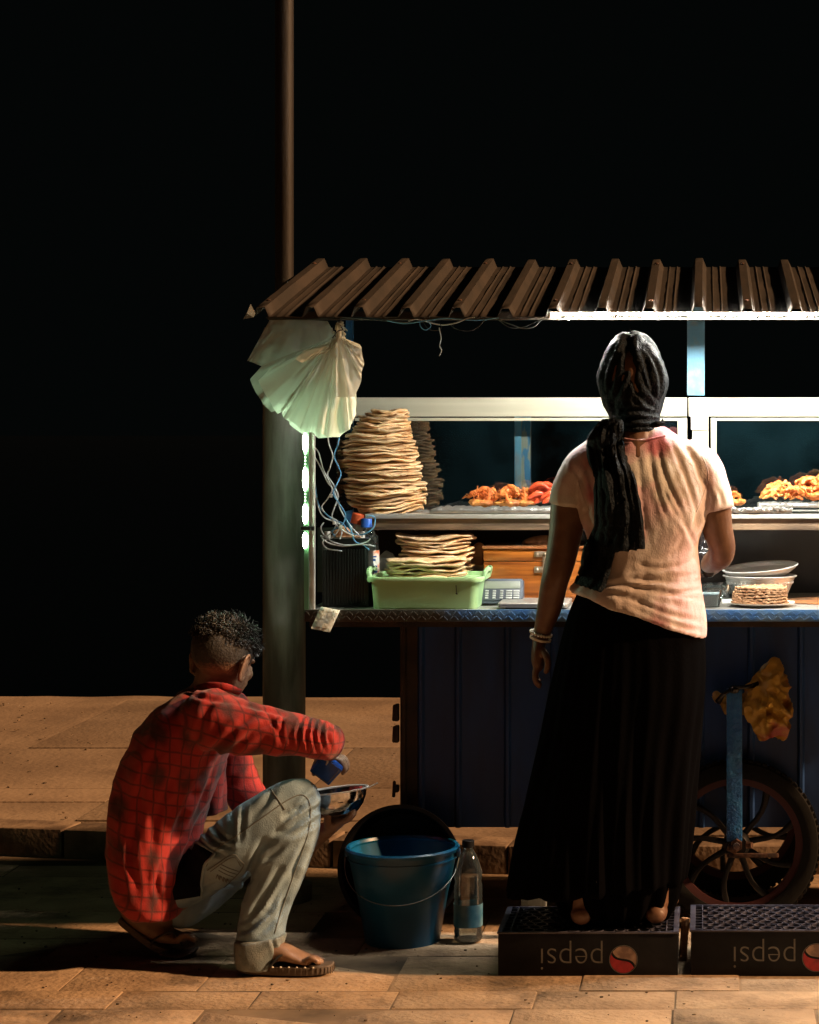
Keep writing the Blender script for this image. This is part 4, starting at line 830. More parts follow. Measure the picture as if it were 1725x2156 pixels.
me = mesh_of(b); rough(me, .006, (70, 70, 70)); tag(obj('crumpled_foil', me, M['tray'], smooth=False), 'crumpled foil edging along the shelf right of the woman', 'foil')
# ------------------------------------------------------------------ counter goods on the right
def pan(px, py, Y, a, h, label, tiltx=0, tilty=0, dents=False):
    c = P(px, py, Y); r = a / F * Y; bwl = empty('steel_bowl', c, label, 'bowl'); q = rot(tiltx, tilty, 0)
    obj('bowl_wall', lathe([(0, -h), (r * .62, -h), (r * .70, -h + .006), (r * .93, -.006), (r * .95, 0), (r * .92, -.001), (r * .90, -.008), (r * .68, -h + .008), (r * .6, -h + .003), (0, -h + .003)], c, 56, rot=q), M['steel'], bwl)
    obj('rim', lathe([(r * .94, -.002), (r * 1.0, .001), (r * 1.01, .004), (r * .99, .0055), (r * .93, .002)], c, 56, rot=q, closed=True), M['steel'], bwl)
    if dents:
        b = bmesh.new()
        for k in range(44): an = 2 * math.pi * k / 44; ell(b, c + Vector((math.cos(an) * r * .885, math.sin(an) * r * .885, -.016)), (.004, .004, .004), None, 8, 6)
        obj('bead_row', b, M['steel'], bwl, kind='stuff')
    return bwl
pan(1600, 1214, 6.36, 78, .075, 'lower beaded steel bowl standing behind the cracker plate', dents=True)
pan(1601, 1196, 6.36, 80, .030, 'shallow steel bowl tilted on top of the beaded bowl', 4, -5)
pl = empty('cracker_plate', P(1602, 1268, 6.12), 'white plate under a stack of brown ridged crackers', 'plate'); obj('plate_disc', lathe([(0, CZ + .001), (.055, CZ + .001), (.098, CZ + .010), (.099, CZ + .013), (.054, CZ + .005), (0, CZ + .005)], (xof(1603, 6.14), 6.14, 0), 48), M['white'], pl)
for k in range(7):
    b = bmesh.new(); r = (.083 if k else .085) - .001 * k; S = 60; ph = rr_.uniform(0, 6); ra, rb = [], []
    for i in range(S):
        a = 2 * math.pi * i / S; q = r * (1 + .018 * math.sin(22 * a + ph)); z = CZ + .010 + k * .0072 + .0018 * math.sin(22 * a + ph + 1) + .002 * math.sin(2 * a + k); x, y = xof(1600, 6.14) + q * math.cos(a) + (.004 if k > 4 else 0), 6.14 + q * math.sin(a); ra.append(b.verts.new((x, y, z))); rb.append(b.verts.new((x, y, z + .0045)))
    for i in range(S): b.faces.new((ra[i], ra[(i + 1) % S], rb[(i + 1) % S], rb[i]))
    b.faces.new(ra[::-1]); b.faces.new(rb); tag(obj('cracker', b, M['cracker']), (('lowest' if k == 0 else ORD[6 - k]) + ' brown ridged cracker' + ('' if k in (0, 6) else ' from the top') + ' in the stack on the white plate'), 'cracker', 'crackers stacked on the white plate')
ct = empty('plastic_container', P(1490, 1270, 6.12), 'clear lidded plastic container beside the woman hip', 'container'); X = xof(1488, 6.12)
obj('container_wall', rrloft([rrect(.075, .08, .012, 0), rrect(.09, .095, .014, .05), rrect(.087, .092, .013, .05), rrect(.072, .077, .011, .003)], (X, 6.13, CZ + .001)), M['petf'], ct)
obj('content', rrloft([rrect(.07, .075, .011, 0), rrect(.08, .085, .011, .035)], (X, 6.13, CZ + .004)), M['white'], ct)
obj('lid', rrloft([rrect(.10, .10, .014, 0), rrect(.102, .102, .015, .005), rrect(.098, .098, .014, .007)], (X + .004, 6.13, CZ + .052)), M['petf'], ct)
tag(obj('glass_bowl', lathe([(0, 0), (.03, 0), (.05, .03), (.052, .052), (.050, .052), (.048, .03), (.028, .003), (0, .003)], (xof(1512, 6.32), 6.32, CZ + .001), 36), M['petf']), 'small clear bowl behind the lidded container', 'bowl')
tag(obj('white_board', bx(xof(1520, 6.25), xof(1545, 6.25), 6.2, 6.34, CZ + .001, CZ + .008, .002), M['white']), 'small white board on the counter by the steel bowls', 'board')
tag(obj('rust_mat', lathe([(0, 0), (.12, 0), (.12, .003), (0, .003)], (xof(1735, 6.3), 6.3, CZ + .001), 40), mat('rusty_plate', (.34, .14, .05), .6, .3, c2=(.12, .07, .04), scale=14)), 'round rusty plate lying flat on the counter behind the crackers', 'plate')
b = bmesh.new(); loft(b, [P(1480, 1110, 6.02), P(1484, 1145, 6.0), P(1490, 1180, 5.98), P(1494, 1206, 5.98)], [.018, .022, .028, .016], 16, 4); me = fuse(b, .005, 2); rough(me, .016, (30, 30, 18)); tag(obj('black_bag', me, M['blackbag']), 'small black plastic bag held in front of the woman by her bent arm', 'bag')
# yellow bag hanging at the wheel
b = bmesh.new(); loft(b, [P(1628, 1410, 6.135), P(1625, 1440, 6.135), P(1618, 1480, 6.13), P(1620, 1520, 6.13), P(1640, 1555, 6.13)], [.022, .045, .066, .066, .02], 20, 4); loft(b, [P(1510, 1476, 6.135), P(1550, 1482, 6.1355), P(1600, 1490, 6.135)], [.020, .028, .045], 14, 4)
me = fuse(b, .005, 2); rough(me, .022, (10, 10, 13), 2); co, no = getco(me), getno(me); setco(me, co + no * np.array([.016 * (.5 - min(1, abs(noise.noise(Vector(c * 17))) * 2.6)) + .007 * (.5 - min(1, abs(noise.noise(Vector(c * 38))) * 2.6)) for c in co])[:, None]); crease(me, [([(1600, 1440), (1640, 1470), (1668, 1500)], .012, 6), ([(1585, 1520), (1620, 1500), (1665, 1520)], .014, 7), ([(1600, 1470), (1620, 1500), (1600, 1530)], .008, 5)])
yb = empty('carrier_bag', P(1620, 1560, 6.135), 'crumpled yellow and red carrier bag hung behind the blue strut over the wheel', 'bag'); obj('bag_body', me, M['ybag'], yb)
obj('tied_strap', loft(bmesh.new(), [P(1600, 1440, 6.12), P(1575, 1446, 6.08), P(1546, 1450, 6.075), P(1524, 1462, 6.09), P(1512, 1478, 6.12)], [(.010, .004), (.006, .004), (.005, .004), (.006, .004), (.010, .005)], 10, 4), M['blackbag'], yb)
obj('knot', ell(bmesh.new(), P(1546, 1452, 6.074), (.016, .008, .012)), M['blackbag'], yb)
b = bmesh.new(); loft(b, [P(1600, 1432, 6.13), P(1608, 1408, 6.13), P(1625, 1400, 6.13), P(1640, 1412, 6.13), P(1645, 1432, 6.13)], [(.009, .004)] * 5, 10, 4); obj('handle', b, M['bagdim'], yb)
# ------------------------------------------------------------------ bucket, tub behind, bottle
YK = 5.99; bc = Vector((xof(848, YK), YK, 0)); zr = zof(1780, YK); r1 = 113 / F * YK; r0 = 78 / F * YK
bk = empty('bucket', bc, 'blue plastic bucket with a wire handle standing before the stall', 'bucket')
obj('bucket_wall', lathe([(0, .006), (r0 - .004, .006), (r0, 0), (r0 + .002, .012), (r0 + (r1 - r0) * .55, zr * .55), (r0 + (r1 - r0) * .55 + .0015, zr * .555), (r1 - .001, zr - .03), (r1, zr - .012), (r1 - .003, zr - .010), (r1 - .006, zr - .03), (r0 - .003, .012), (0, .010)], bc, 72), M['bucket'], bk)
obj('rim', lathe([(r1 - .004, zr - .014), (r1 + .006, zr - .013), (r1 + .009, zr - .004), (r1 + .005, zr + .001), (r1 - .003, zr), (r1 - .006, zr - .008)], bc, 72, closed=True), M['bucket'], bk)
obj('reinforcing_band', lathe([(r1 - .002, zr - .034), (r1 + .002, zr - .034), (r1 + .0025, zr - .030), (r1 - .001, zr - .029)], bc, 72, closed=True), M['bucket'], bk)
M['wiredull'] = mat('dull_wire', (.18, .18, .17), .5, .6)
hp = []
for k in range(15):
    t = k / 14; a = math.pi + math.pi * t; hp.append(bc + Vector((math.cos(a) * (r1 + .010), math.sin(a) * (r1 + .006), zr - .022 - .115 * math.sin(math.pi * t) ** .8)))
obj('wire_handle', tube(hp, .0014, 6, 2), M['wiredull'], bk)
for s in (-1, 1): b = bmesh.new(); box(b, bc + Vector((s * (r1 + .004), 0, zr - .02)), (.014, .022, .022), None, .004); obj('handle_lug', b, M['bucket'], bk)
YU = 6.16; rb_ = 126 / F * YU; cb = P(850, 1833, YU)
bb = empty('black_basin', (cb.x, YU, 0), 'round black basin leaning upright behind the blue bucket', 'basin')
obj('basin_shell', lathe([(0, .0), (rb_ * .8, 0), (rb_ * .86, .01), (rb_ * .97, .07), (rb_, .075), (rb_, .08), (rb_ * .95, .078), (rb_ * .84, .014), (0, .006)], (cb.x, YU, rb_ + .004), 64, rot=rot(84, 0, 0)), M['blackpl'], bb)
obj('rim', lathe([(rb_ - .006, .072), (rb_ + .004, .074), (rb_ + .004, .084), (rb_ - .006, .084)], (cb.x, YU, rb_ + .004), 64, rot=rot(84, 0, 0), closed=True), M['blackpl'], bb)
YPt = 5.97; wb = empty('water_bottle', P(986, 1980, YPt), 'clear plastic water bottle, partly full, standing beside the blue bucket', 'bottle'); X = xof(986, YPt)
def zp(py): return zof(py, YPt)
def hb(py): return (1979 - py) / F * YPt + .001
pr = [(0, .004), (.030, .001), (.038, .006), (.041, .014)]
for py in range(1962, 1862, -6): pr.append((.041 - (.0018 if (py // 6) % 2 else 0) , hb(py)))
pr += [(.0405, hb(1862)), (.037, hb(1852)), (.040, hb(1843)), (.0405, hb(1832)), (.036, hb(1822)), (.030, hb(1808)), (.022, hb(1795)), (.0145, hb(1786)), (.0135, hb(1780)), (0, hb(1780))]
obj('bottle_body', lathe(pr, (X, YPt, 0), 40), M['petf'], wb)
obj('water', lathe([(0, .008), (.036, .010), (.0385, .02), (.0385, hb(1912)), (0, hb(1912))], (X, YPt, 0), 36), M['petf'], wb)
obj('label', lathe([(.0416, hb(1945)), (.0416, hb(1898))], (X, YPt, 0), 40), M['petlabel'], wb)
obj('cap', lathe([(0, hb(1780)), (.0175, hb(1780)), (.0175, hb(1767)), (.016, hb(1766)), (0, hb(1766))], (X, YPt, 0), 28), M['blackpl'], wb)
# ------------------------------------------------------------------ crates
def text_mesh(s, size):
    c = bpy.data.curves.new('txt', 'FONT'); c.body = s; c.size = size; c.align_x = 'CENTER'; c.align_y = 'CENTER'; c.offset = -size * .018; c.extrude = .0006
    o = bpy.data.objects.new('t', c); C.objects.link(o); dg = bpy.context.evaluated_depsgraph_get(); dg.update(); me = bpy.data.meshes.new_from_object(o.evaluated_get(dg)); bpy.data.objects.remove(o); return me
def crate(pxl, label, ptop, YCr=5.6):
    w, d, h = .482, .295, zof(ptop, YCr); x0 = xof(pxl, YCr); c = Vector((x0 + w / 2, YCr + d / 2, 0)); cr = empty('drinks_crate', c, label, 'crate', 'upturned drinks crates')
    t = .006; b = bmesh.new()
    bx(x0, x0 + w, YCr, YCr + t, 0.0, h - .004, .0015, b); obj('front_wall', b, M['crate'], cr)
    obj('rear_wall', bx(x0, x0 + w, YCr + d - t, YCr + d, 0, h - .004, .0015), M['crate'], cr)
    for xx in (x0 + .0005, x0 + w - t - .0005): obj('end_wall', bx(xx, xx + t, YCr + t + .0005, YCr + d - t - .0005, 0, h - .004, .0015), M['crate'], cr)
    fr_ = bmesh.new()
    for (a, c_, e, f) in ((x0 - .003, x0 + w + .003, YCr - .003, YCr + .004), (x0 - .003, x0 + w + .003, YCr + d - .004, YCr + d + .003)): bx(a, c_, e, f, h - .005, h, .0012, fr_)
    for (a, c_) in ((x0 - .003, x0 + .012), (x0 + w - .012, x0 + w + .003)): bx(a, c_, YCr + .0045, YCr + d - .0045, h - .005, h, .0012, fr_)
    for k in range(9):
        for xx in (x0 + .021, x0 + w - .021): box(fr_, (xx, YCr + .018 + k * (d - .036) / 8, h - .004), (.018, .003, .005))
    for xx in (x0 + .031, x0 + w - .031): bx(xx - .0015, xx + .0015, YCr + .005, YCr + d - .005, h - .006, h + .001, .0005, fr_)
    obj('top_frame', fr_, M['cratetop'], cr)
    lat = bmesh.new(); nx, ny = 13, 8; gx, gy = (w - .075) / nx, (d - .022) / ny
    for i in range(nx):
        for j in range(ny):
            cx2, cy2 = x0 + .038 + gx * (i + .5 + (.25 if j % 2 else -.25)), YCr + .011 + gy * (j + .5); r = (gy * .50 if (i + j) % 3 else gy * .40)
            lathe([(r - .0022, -.006), (r, -.006), (r, 0), (r - .0022, 0)], (cx2, cy2, h - .001 - (.0 if (i + j) % 2 else .0012)), 16, lat, closed=True)
    obj('top_lattice', lat, M['cratetop'], cr)
    obj('inner_floor', bx(x0 + .007, x0 + w - .007, YCr + .007, YCr + d - .007, h - .022, h - .014), M['crate'], cr)
    for k, (a, c_) in enumerate(((.02, .0), (.02, .46))): pass
    u = h / 97 * 1.0; s = YCr / F
    me = text_mesh('pepsi', .098 * .82); co = getco(me); wd_ = co[:, 0].max() - co[:, 0].min(); tgt = 130 * s; co[:, 0] *= tgt / wd_; co[:, 1] *= tgt / wd_ * 1.08
    out = np.stack([-co[:, 0], -co[:, 2], -co[:, 1]], 1); out[:, 1] += YCr - .0008; out[:, 0] += x0 + (1204 - 1049) * s; out[:, 2] += h - .5 * (2010 - 1958) / 48 * h * 0 - (2014 - 1958) * s; setco(me, out); obj('brand_lettering', me, M['ltext'], cr, smooth=False, recalc=False)
    gc = Vector((x0 + (1313 - 1049) * s, YCr - .0012, h - (2016 - 1958) * s)); gr_ = 29 * s
    em = obj('round_emblem', lathe([(gr_ * 1.0, 0), (gr_ * 1.04, 0), (gr_ * 1.04, .0008), (gr_, .0008)], gc, 48, rot=rot(90, 0, 0), closed=True), M['ltext'], cr)
    def wave(t, k0, a): return k0 + a * math.sin(t * 3.0)
    def region(f0, f1, m, nm, yo):
        b = bmesh.new(); top_, bot_ = [], []
        for i in range(29):
            t = -1 + 2 * i / 28; lim = math.sqrt(max(0, 1 - t * t)) * .97; a, c_ = max(-lim, min(lim, f0(t))), max(-lim, min(lim, f1(t)))
            q = Matrix.Rotation(R(-38), 2); va, vb = q @ Vector((t * .97, a)), q @ Vector((t * .97, c_))
            bot_.append(b.verts.new(gc + Vector((va.x * gr_, yo, va.y * gr_)))); top_.append(b.verts.new(gc + Vector((vb.x * gr_, yo, vb.y * gr_))))
        for i in range(28):
            try: b.faces.new((bot_[i], bot_[i + 1], top_[i + 1], top_[i]))
            except ValueError: pass
        bmesh.ops.remove_doubles(b, verts=b.verts[:], dist=1e-6); obj(nm, b, m, em, smooth=False)
    region(lambda t: -2, lambda t: -.12 + .22 * math.sin(t * 2.6), M['lred'], 'emblem_field', -.0004)
    region(lambda t: .06 + .22 * math.sin(t * 2.6), lambda t: 2, M['lpale'], 'emblem_field', -.0004)
    return cr
crate(1049, 'dark upturned drinks crate under the feet of the standing woman', 1962, 5.60)
crate(1455, 'dark upturned drinks crate with empty top, beside the one the woman stands on', 1958, 5.60)
b = bmesh.new(); c = P(1441, 2010, 5.8); box(b, (c.x, 5.75, .06), (.022, .01, .12), rot(0, 4, 0), .003); tag(obj('wood_scrap', b, M['cracker']), 'narrow pale stick standing in the gap between the two crates', 'stick')
# ------------------------------------------------------------------ people: shared pieces
def finger(b, pts, r, seg=10): loft(b, pts, [r * 1.05, r, r * .92, r * .8][:len(pts)], seg, 3)
def trfm(me, Mx): me.transform(Mx); return me
# ================================================================== the standing woman
YW_ = 5.74
wo = empty('person', (xof(1335, YW_), YW_, .125), 'standing woman in black headscarf, pink tie-dye shirt and long black skirt, seen from behind', 'person')
b = bmesh.new(); s = YW_ / F
def Q(x, y, dy=0): return P(x, y, YW_ + dy)
ell(b, Q(1332, 800, .01), (.082, .10, .115)); ell(b, Q(1330, 850, .04), (.06, .07, .075))
loft(b, [Q(1335, 850, .0), Q(1340, 900, -.01), Q(1345, 960, -.01)], [.05, .052, .09], 16, 3)
loft(b, [Q(1345, 960), Q(1348, 1020), Q(1350, 1120), Q(1345, 1250), Q(1335, 1330)], [(.15, .075), (.165, .09), (.14, .095), (.15, .11), (.16, .12)], 24, 4)
# arms
AL = [(1222, 985, .0), (1200, 1040, 0), (1193, 1110, .0), (1180, 1180, .0), (1168, 1225, .0), (1158, 1275, .03), (1145, 1320, .05), (1137, 1345, .055)]
loft(b, [Q(*p) for p in AL], [.048, .050, .047, .042, .038, .035, .026, .023], 20, 4)
AR = [(1470, 985, 0), (1498, 1050, .0), (1510, 1110, .02), (1520, 1150, .04), (1516, 1172, .08), (1500, 1184, .16), (1490, 1190, .24)]
loft(b, [Q(*p) for p in AR], [.048, .050, .043, .038, .036, .030, .022], 20, 4)
# right hand, closed on the bag
c = Q(1488, 1192, .27); ell(b, c, (.032, .045, .018))
for k in range(4): finger(b, [c + Vector((-.01 - .0 * k, .03, .012 - k * .001)) + Vector((-.018 + .012 * k, .0, 0)), c + Vector((-.026 + .014 * k, .055, .0)), c + Vector((-.024 + .013 * k, .055, -.022)), c + Vector((-.022 + .012 * k, .04, -.03))], .0085)
finger(b, [c + Vector((.026, .0, .0)), c + Vector((.035, .025, -.008)), c + Vector((.025, .045, -.018))], .0095)
# left hand hanging, fingers slightly curled
hw = Q(1137, 1345, .055); loft(b, [hw, Q(1134, 1366, .055), Q(1133, 1388, .055), Q(1134, 1402, .055)], [(.018, .026), (.019, .036), (.019, .040), (.016, .038)], 16, 4, ref=(0, 1, 0))
for k, (L_, dy) in enumerate(((1.0, -.030), (1.1, -.010), (1.02, .010), (.82, .030))):
    x0_ = 1133 - (k % 2); pts = [Q(x0_, 1396, .055 + dy * .8), Q(x0_ - 5, 1396 + 22 * L_, .055 + dy), Q(x0_ - 4, 1396 + 36 * L_, .055 + dy), Q(x0_ + 4, 1396 + 45 * L_, .055 + dy)]; finger(b, pts, .0088)
finger(b, [Q(1142, 1368, .030), Q(1152, 1385, .012), Q(1154, 1402, .008), Q(1150, 1414, .010)], .0105)
# legs and feet
for fx, yy, dx in ((1226, 5.675, -3), (1382, 5.69, 3)):
    x = xof(fx, yy); top = Q(1300 if fx < 1300 else 1380, 1300)
    loft(b, [top, Vector((x, yy + .02, .6)), Vector((x, yy, .35)), Vector((x, yy - .01, .21)), Vector((x, yy - .012, .175))], [.075, .058, .052, .036, .034], 16, 4)
    loft(b, [Vector((x, yy - .035, .152)), Vector((x, yy + .02, .156)), Vector((x + dx * .002, yy + .10, .150)), Vector((x + dx * .004, yy + .16, .142))], [(.030, .027), (.034, .032), (.040, .024), (.044, .014)], 16, 4, ref=(0, 0, 1))
    for k in range(5): finger(b, [Vector((x + dx * .004 - .034 + .017 * k, yy + .15, .140)), Vector((x + dx * .005 - .036 + .018 * k, yy + .19, .140)), Vector((x + dx * .005 - .036 + .018 * k, yy + (.215 if k in (0, 4) else .22) - abs(k - 2) * .003, .137))], .0095)
me = fuse(b, .0038, 5, .5)
obj('body', me, M['skin_w'], wo)
# tee shirt
b = bmesh.new(); YT_ = YW_ + .005
slabrings(b, [(903, 1318, 1398, YT_ - .0, .058, -4), (914, 1300, 1418, YT_, .07, -4), (930, 1262, 1450, YT_ + .0, .085, -4), (950, 1235, 1478, YT_, .098, -4), (985, 1212, 1502, YT_, .115, -4), (1030, 1206, 1505, YT_, .128, -4), (1080, 1220, 1492, YT_, .132, 0), (1130, 1236, 1476, YT_, .13, 0), (1160, 1240, 1470, YT_, .128, 0), (1195, 1230, 1474, YT_, .130, 4), (1225, 1216, 1476, YT_, .137, 14), (1252, 1206, 1481, YT_, .145, 40), (1272, 1202, 1485, YT_, .15, 70), (1292, 1203, 1487, YT_, .152, 102)], 56)
for pts, rr2 in (([(1262, 945), (1222, 985), (1203, 1020), (1196, 1048), (1194, 1063)], [(.04, .06), (.052, .068), (.053, .066), (.054, .064), (.055, .064)]), ([(1440, 945), (1478, 985), (1494, 1025), (1503, 1055), (1507, 1074)], [(.04, .06), (.052, .068), (.052, .066), (.050, .062), (.050, .062)])):
    loft(b, [Q(*p) for p in pts], rr2, 28, 4, 'flat')
tee = fuse(b, .0055, 3, .5)
rough(tee, .007, (9, 9, 5), 2)
Cr = [([(1382, 925), (1400, 1000), (1440, 1090), (1462, 1150)], .007, 6), ([(1405, 915), (1435, 980), (1462, 1060), (1470, 1110)], .007, 6), ([(1430, 925), (1465, 975), (1488, 1040)], .006, 6), ([(1365, 925), (1378, 1010), (1408, 1100)], .005, 6),
      ([(1345, 950), (1350, 1030), (1362, 1120)], .0045, 6), ([(1455, 1110), (1420, 1160), (1370, 1185)], .006, 7), ([(1472, 1130), (1462, 1165), (1470, 1195)], .006, 6), ([(1478, 1206), (1440, 1214), (1390, 1212)], .008, 6), ([(1475, 1222), (1420, 1225), (1340, 1220), (1270, 1236)], .010, 7),
      ([(1240, 1236), (1300, 1232), (1380, 1246), (1478, 1262)], .008, 6), ([(1262, 1244), (1330, 1262), (1400, 1292), (1476, 1308)], .009, 7), ([(1300, 1262), (1360, 1290), (1430, 1318), (1480, 1330)], .007, 6), ([(1380, 1244), (1430, 1248), (1480, 1240)], .006, 5),
      ([(1196, 975), (1225, 1010), (1236, 1060), (1240, 1110)], .007, 6), ([(1215, 960), (1240, 1000), (1250, 1060)], .005, 5), ([(1480, 1060), (1470, 1090), (1455, 1130)], .008, 7), ([(1225, 1085), (1240, 1070), (1250, 1040)], .006, 5), ([(1500, 1020), (1518, 1045), (1522, 1066)], .005, 5), ([(1470, 1000), (1500, 1040), (1498, 1075)], .005, 5),
      ([(1395, 1010), (1410, 1060), (1450, 1120), (1466, 1160)], .005, 5), ([(1330, 1180), (1380, 1196), (1440, 1188), (1468, 1170)], .006, 6), ([(1300, 1225), (1360, 1238), (1430, 1236)], .006, 5)]
crease(tee, [(a_, d_ * .42, w_ * .85) for a_, d_, w_ in Cr]); rough(tee, .0022, (34, 34, 16), 3)
tb = bvh(tee); obj('shirt', tee, M['tee'], wo)
def onsurf(tree, pts, r, off=.001, sub=4, seg=6):
    L_ = [hit(tree, float(p[0]), float(p[1]), off) for p in catmull([np.array(p, float) for p in pts], sub)]; L_ = [p for p in L_ if p is not None]
    return loft(bmesh.new(), L_, [r] * len(L_), seg, 1, 'flat') if len(L_) > 2 else None
for pts in ([(1300, 916), (1322, 926), (1360, 927), (1400, 918)],):
    q = onsurf(tb, pts, .0035)
    if q: obj('neckband', q, M['tee'], wo)
for pts in ([(1228, 965), (1216, 1000), (1226, 1040), (1240, 1075)], [(1478, 960), (1492, 1000), (1480, 1045), (1466, 1078)]):
    q = onsurf(tb, pts, .0012, .0)
    if q: obj('sleeve_seam', q, M['tee'], wo)
# skirt
b = bmesh.new(); YS_ = YW_ + .0
slabrings(b, [(1222, 1240, 1462, YS_, .09, 10), (1243, 1222, 1470, YS_, .112, 22), (1290, 1196, 1476, YS_, .122, 10), (1350, 1178, 1484, YS_, .135, 0), (1450, 1158, 1484, YS_, .15, 0), (1550, 1140, 1476, YS_, .15, 0), (1650, 1116, 1466, YS_, .155, 0), (1750, 1090, 1456, YS_, .16, 0), (1820, 1074, 1448, YS_, .165, -6), (1862, 1066, 1442, YS_, .168, -30)], 96)
skirt = fuse(b, .007, 3); co, no = getco(skirt), getno(skirt); th = np.arctan2(co[:, 1] - YS_, co[:, 0] - xof(1300, YS_)); dn = np.clip((1.02 - co[:, 2]) / .7, 0, 1)
setco(skirt, co + no * ((np.sin(th * 13 + 2 * np.sin(co[:, 2] * 2)) * .006 + np.sin(th * 29 + 1 + 3 * np.sin(co[:, 2] * 5)) * .004) * dn)[:, None]); rough(skirt, .006, (6, 6, 2), 2); obj('skirt', skirt, M['skirt'], wo)
b = bmesh.new(); slabrings(b, [(1800, 1172, 1440, YS_, .13, 0), (1860, 1170, 1432, YS_, .13, 0), (1895, 1174, 1424, YS_, .12, 0), (1914, 1180, 1414, YS_, .11, 4), (1924, 1186, 1408, YS_, .10, 4)], 72)
sk2 = fuse(b, .006, 2); co, no = getco(sk2), getno(sk2); th = np.arctan2(co[:, 1] - YS_, co[:, 0] - xof(1300, YS_)); setco(sk2, co + no * (np.sin(th * 17) * .008)[:, None]); obj('underskirt', sk2, M['skirt'], wo)
# headscarf
b = bmesh.new(); YH = YW_ + .015
slabrings(b, [(697, 1325, 1333, YH + .0, .006, 0), (703, 1308, 1352, YH, .03, 0), (714, 1294, 1368, YH, .055, 0), (735, 1277, 1385, YH, .08, 0), (765, 1265, 1397, YH, .098, 0), (795, 1259, 1404, YH, .108, 0), (815, 1260, 1404, YH, .108, 0), (840, 1268, 1398, YH, .10, 0), (865, 1280, 1392, YH, .09, 0), (885, 1288, 1390, YH, .084, 0), (900, 1292, 1394, YH, .082, -3), (910, 1300, 1392, YH, .078, -3)], 56, 2.1)
sc_ = fuse(b, .005, 2)
rough(sc_, .009, (20, 20, 9), 4)
crease(sc_, [([(1326, 704), (1322, 735), (1326, 765), (1334, 780)], .012, 9), ([(1318, 712), (1300, 760), (1286, 810), (1284, 850)], .006, 5), ([(1338, 712), (1360, 760), (1372, 810), (1384, 850)], .006, 5), ([(1325, 765), (1305, 810), (1292, 850), (1296, 880)], .006, 5), ([(1332, 770), (1336, 810), (1356, 840), (1386, 865)], .007, 5),
             ([(1345, 715), (1378, 760), (1392, 800), (1388, 845)], .005, 4), ([(1308, 715), (1280, 760), (1270, 800), (1278, 840)], .005, 4), ([(1296, 866), (1330, 862), (1370, 868), (1392, 874)], .006, 4), ([(1294, 884), (1330, 880), (1392, 888)], .006, 4), ([(1296, 895), (1340, 898), (1392, 898)], .004, 3), ([(1330, 790), (1320, 830), (1318, 858)], .004, 4), ([(1350, 780), (1362, 815), (1384, 840)], .004, 3)])
sf = obj('headscarf', sc_, M['scarf'], wo)
b = bmesh.new(); loft(b, [Q(1329, 703, .0), Q(1327, 697, -.002), Q(1325, 690, -.002)], [.004, .0025, .0006], 8, 2, 'flat'); obj('scarf_corner', b, M['scarf'], sf)
b = bmesh.new(); rr_ = random.Random(8)
for px0, py0, n_ in ((1368, 745, 8), (1285, 770, 7)):
    for k in range(n_):
        a = R(rr_.uniform(0, 360)); q = hit(BVHTree.FromPolygons([v.co.copy() for v in sc_.vertices], [tuple(p.vertices) for p in sc_.polygons]), px0 + rr_.uniform(-9, 9) + k * 2, py0 + k * 8) if False else None
bmesh.ops.create_cube(b, size=.0001); b.free()
# hanging scarf ends
def drape(rows, seed, amp, nu=40, Y0=None):
    rr_ = random.Random(seed); rows = [np.array(r, float) for r in catmull([np.array(r, float) for r in rows], 6)]; b = bmesh.new(); gr = []
    for j, (y, xl, xr, tl) in enumerate(rows):
        row = []
        for i in range(nu + 1):
            u = i / nu; px = xl + (xr - xl) * u; py = y + tl * (u - .5); h = hit(tb, px, py, 0); hb_ = h.y if h is not None else None
            ed_ = math.sin(math.pi * u) ** .35
            yy = (hb_ if hb_ is not None else YW_ - .10); yy -= .006 + amp * (.8 + .5 * math.sin(u * 17 + j * .03 + seed) + .5 * math.sin(u * 37 + j * .05)) * ed_
            row.append([px, py, yy])
        gr.append(row)
    A_ = np.array(gr); 
    for _ in range(6): A_[1:-1, 1:-1, 2] = np.minimum(A_[1:-1, 1:-1, 2], (A_[:-2, 1:-1, 2] + A_[2:, 1:-1, 2] + A_[1:-1, :-2, 2] + A_[1:-1, 2:, 2]) / 4)
    V_ = [[b.verts.new(P(*q)) for q in row] for row in A_]
    for a, c in zip(V_, V_[1:]):
        for i in range(nu): b.faces.new((a[i], a[i + 1], c[i + 1], c[i]))
    PEND[0] = -.010; return b
obj('scarf_end', drape([(1140, 1236, 1300, 8), (1170, 1228, 1292, 8), (1200, 1224, 1284, 10), (1228, 1215, 1274, 16), (1238, 1212, 1266, 18)], 5, .006, 24), M['scarf'], sf)
d_ = drape([(884, 1286, 1306, 0), (892, 1262, 1310, -4), (906, 1248, 1312, 0), (930, 1240, 1312, 4), (970, 1244, 1322, 6), (1010, 1252, 1336, 6), (1060, 1256, 1345, 8), (1105, 1254, 1351, 8), (1140, 1244, 1354, 4), (1162, 1238, 1352, -14)], 2, .010, 48)
me = mesh_of(d_); rough(me, .009, (26, 12, 14), 3); obj('scarf_end', me, M['scarf'], sf)
b = bmesh.new(); c = Q(1388, 893, -.088); loft(b, [c + Vector((-.02, 0, -.003)), c + Vector((-.005, -.006, .0)), c + Vector((.012, -.004, .003))], [.007, .009, .005], 10, 3); loft(b, [c, c + Vector((.010, -.003, .010)), c + Vector((.008, 0, .016))], [.004, .003, .001], 8, 2); obj('scarf_knot', b, M['scarf'], sf)
